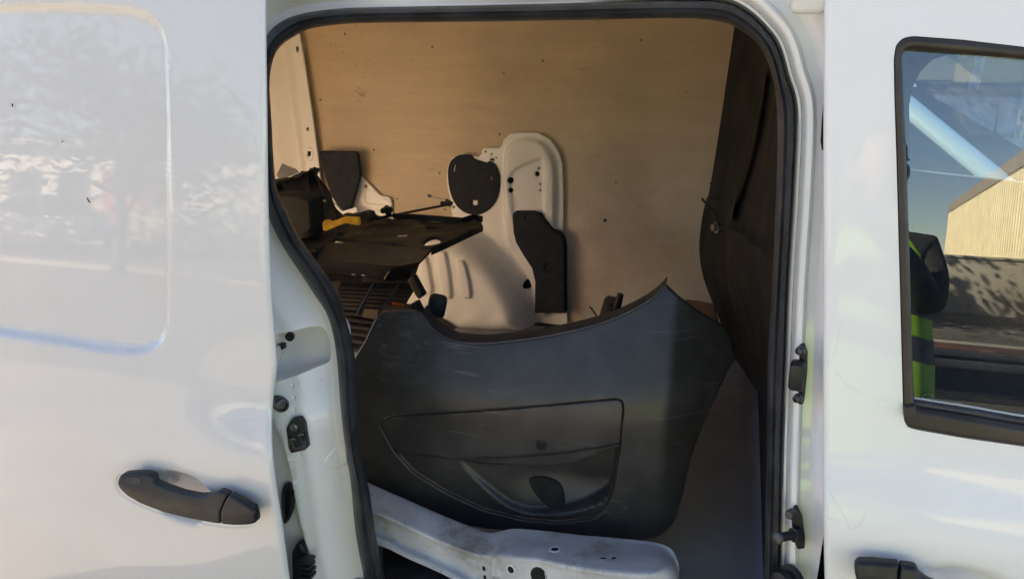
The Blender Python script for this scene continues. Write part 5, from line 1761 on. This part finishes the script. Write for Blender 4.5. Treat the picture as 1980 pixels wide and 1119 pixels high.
Bn = [(0, 1), (1, 2), (2, 3), (3, 4), (4, 5), (3, 6), (6, 7), (7, 8), (8, 9), (9, 10), (3, 11), (11, 12), (12, 13), (13, 14), (14, 15), (0, 16), (16, 17), (17, 18), (18, 19), (19, 20), (0, 21), (21, 22), (22, 23), (23, 24), (24, 25)]
skinned("body", J, Bn, M["cloth"], person)
# head with face
rings = []
hc = Vector(w(0, 0.04, 1.66))
prof_h = [(-0.135, 0.02, 0.035), (-0.125, 0.050, 0.055), (-0.10, 0.062, 0.075), (-0.06, 0.071, 0.088), (-0.02, 0.075, 0.094), (0.02, 0.077, 0.098), (0.06, 0.074, 0.096), (0.095, 0.058, 0.078), (0.118, 0.030, 0.045), (0.124, 0.005, 0.008)]
for dz, rx, ry in prof_h:
    rg = []
    for k in range(24):
        a = 2 * math.pi * k / 24
        x, y = rx * math.cos(a), ry * math.sin(a)
        if math.sin(a) > 0.93 and -0.05 < dz < 0.02: y += 0.018          # nose
        if math.sin(a) > 0.8 and 0.01 < dz < 0.03: y -= 0.004
        rg.append(hc + Vector((x, y, dz)))
    rings.append(rg)
head = part(loft("head", rings, M["skin"], None, closed_v=True, caps=True, sharp=80), person)
part(disc("neck", hc + Vector((0, -0.03, -0.20)), (0, 0.12, 1), [(0.056, 0), (0.052, 0.05), (0.055, 0.11)], M["skin"], seg=18), person)
for sx in (-1, 1):
    part(disc("ear", hc + Vector((sx * 0.078, -0.005, -0.01)), (sx, -0.2, 0), [(0.012, -0.008), (0.028, 0.0), (0.026, 0.008), (0.012, 0.004)], M["skin"], seg=14), head)
    part(disc("eye", hc + Vector((sx * 0.031, 0.083, 0.005)), (0, 1, 0), [(0.011, -0.006), (0.010, 0.002), (0.004, 0.006)], M["paper"], seg=12), head)
    part(disc("pupil", hc + Vector((sx * 0.031, 0.0895, 0.005)), (0, 1, 0), [(0.005, -0.002), (0.004, 0.001)], M["dark_void"], seg=10), head)
part(box("mouth", hc + Vector((0, 0.083, -0.072)), (0.042, 0.008, 0.007), simple("lips", (0.32, 0.13, 0.10), 0.5), None, bev=0.003), head)
hr_ = []
for dz, rx, ry in [(0.0, 0.081, 0.098), (0.03, 0.083, 0.103), (0.065, 0.080, 0.101), (0.10, 0.064, 0.083), (0.125, 0.034, 0.05), (0.131, 0.004, 0.006)]:
    hr_.append([hc + Vector((rx * math.cos(2 * math.pi * k / 24), min(ry * math.sin(2 * math.pi * k / 24), 0.065 + 0.2 * max(0, dz - 0.03)) - 0.006, dz)) for k in range(24)])
part(loft("hair", hr_, M["hair"], None, closed_v=True, caps=True, sharp=80), head)
# vest: open tabard round the torso
vr = []
for z, rx, ry in [(0.80, 0.255, 0.165), (0.92, 0.250, 0.162), (1.06, 0.238, 0.155), (1.20, 0.215, 0.150), (1.32, 0.200, 0.148), (1.40, 0.185, 0.125), (1.452, 0.135, 0.10), (1.475, 0.085, 0.085)]:
    vr.append([Vector(w(rx * math.cos(2 * math.pi * k / 36), ry * math.sin(2 * math.pi * k / 36) + 0.005 * math.sin(5 * k), z + 0.006 * math.sin(k * 1.7))) for k in range(36)])
vest = loft("vest", vr, M["vest"], None, closed_v=True, sharp=80)
part(vest, person)
# hands gripping the phone
for sx, wx, wr in ((1, -0.09, 0), (-1, -0.37, 0)):
    wrist = Vector(w(wx, 0.30, 1.53))
    jn = [(tuple(wrist), 0.026), (tuple(wrist + Vector((-0.012 * sx, 0.012, 0.04))), (0.030, 0.017))]
    bn = [(0, 1)]
    for f in range(4):
        b0_ = wrist + Vector((-0.012 * sx + (f - 1.5) * 0.004, 0.014, 0.048))
        k = len(jn)
        ln = (0.030, 0.034, 0.032, 0.026)[f]
        jn += [(tuple(b0_ + Vector((0.010 * sx, 0.030, 0.018 * (f - 1.5) * 0.9))), 0.009), (tuple(b0_ + Vector((-0.012 * sx, 0.036 + 0.0, 0.018 * (f - 1.5) + 0.004))), 0.0085), (tuple(b0_ + Vector((-0.012 * sx - ln * sx, 0.034, 0.018 * (f - 1.5) + 0.006))), 0.0075)]
        bn += [(1, k), (k, k + 1), (k + 1, k + 2)]
    k = len(jn)
    jn += [(tuple(wrist + Vector((-0.024 * sx, -0.004, 0.045))), 0.011), (tuple(wrist + Vector((-0.046 * sx, 0.012, 0.066))), 0.010)]
    bn += [(1, k), (k, k + 1)]
    skinned("hand", jn, bn, M["skin"], person, 1)
PHX, PHY, PHZ = 0.186, -0.262, 1.405
phone = empty("phone", (PHX, PHY, PHZ - 0.037))
tag(phone, "dark phone held level in both hands of the photographer", "phone")
part(box("phone_case", (PHX, PHY, PHZ), (0.155, 0.009, 0.074), M["black"], None, bev=0.004), phone)
part(box("phone_screen", (PHX, PHY - 0.005, PHZ), (0.145, 0.0012, 0.066), M["car_glass"], None, bev=0.0004), phone)
for i in range(2):
    part(disc("phone_lens", (PHX - 0.065, PHY + 0.005, PHZ + 0.017 - 0.024 * i), (0, 1, 0), [(0.008, -0.001), (0.008, 0.002), (0.006, 0.0025)], M["dark_steel"], seg=16), phone)
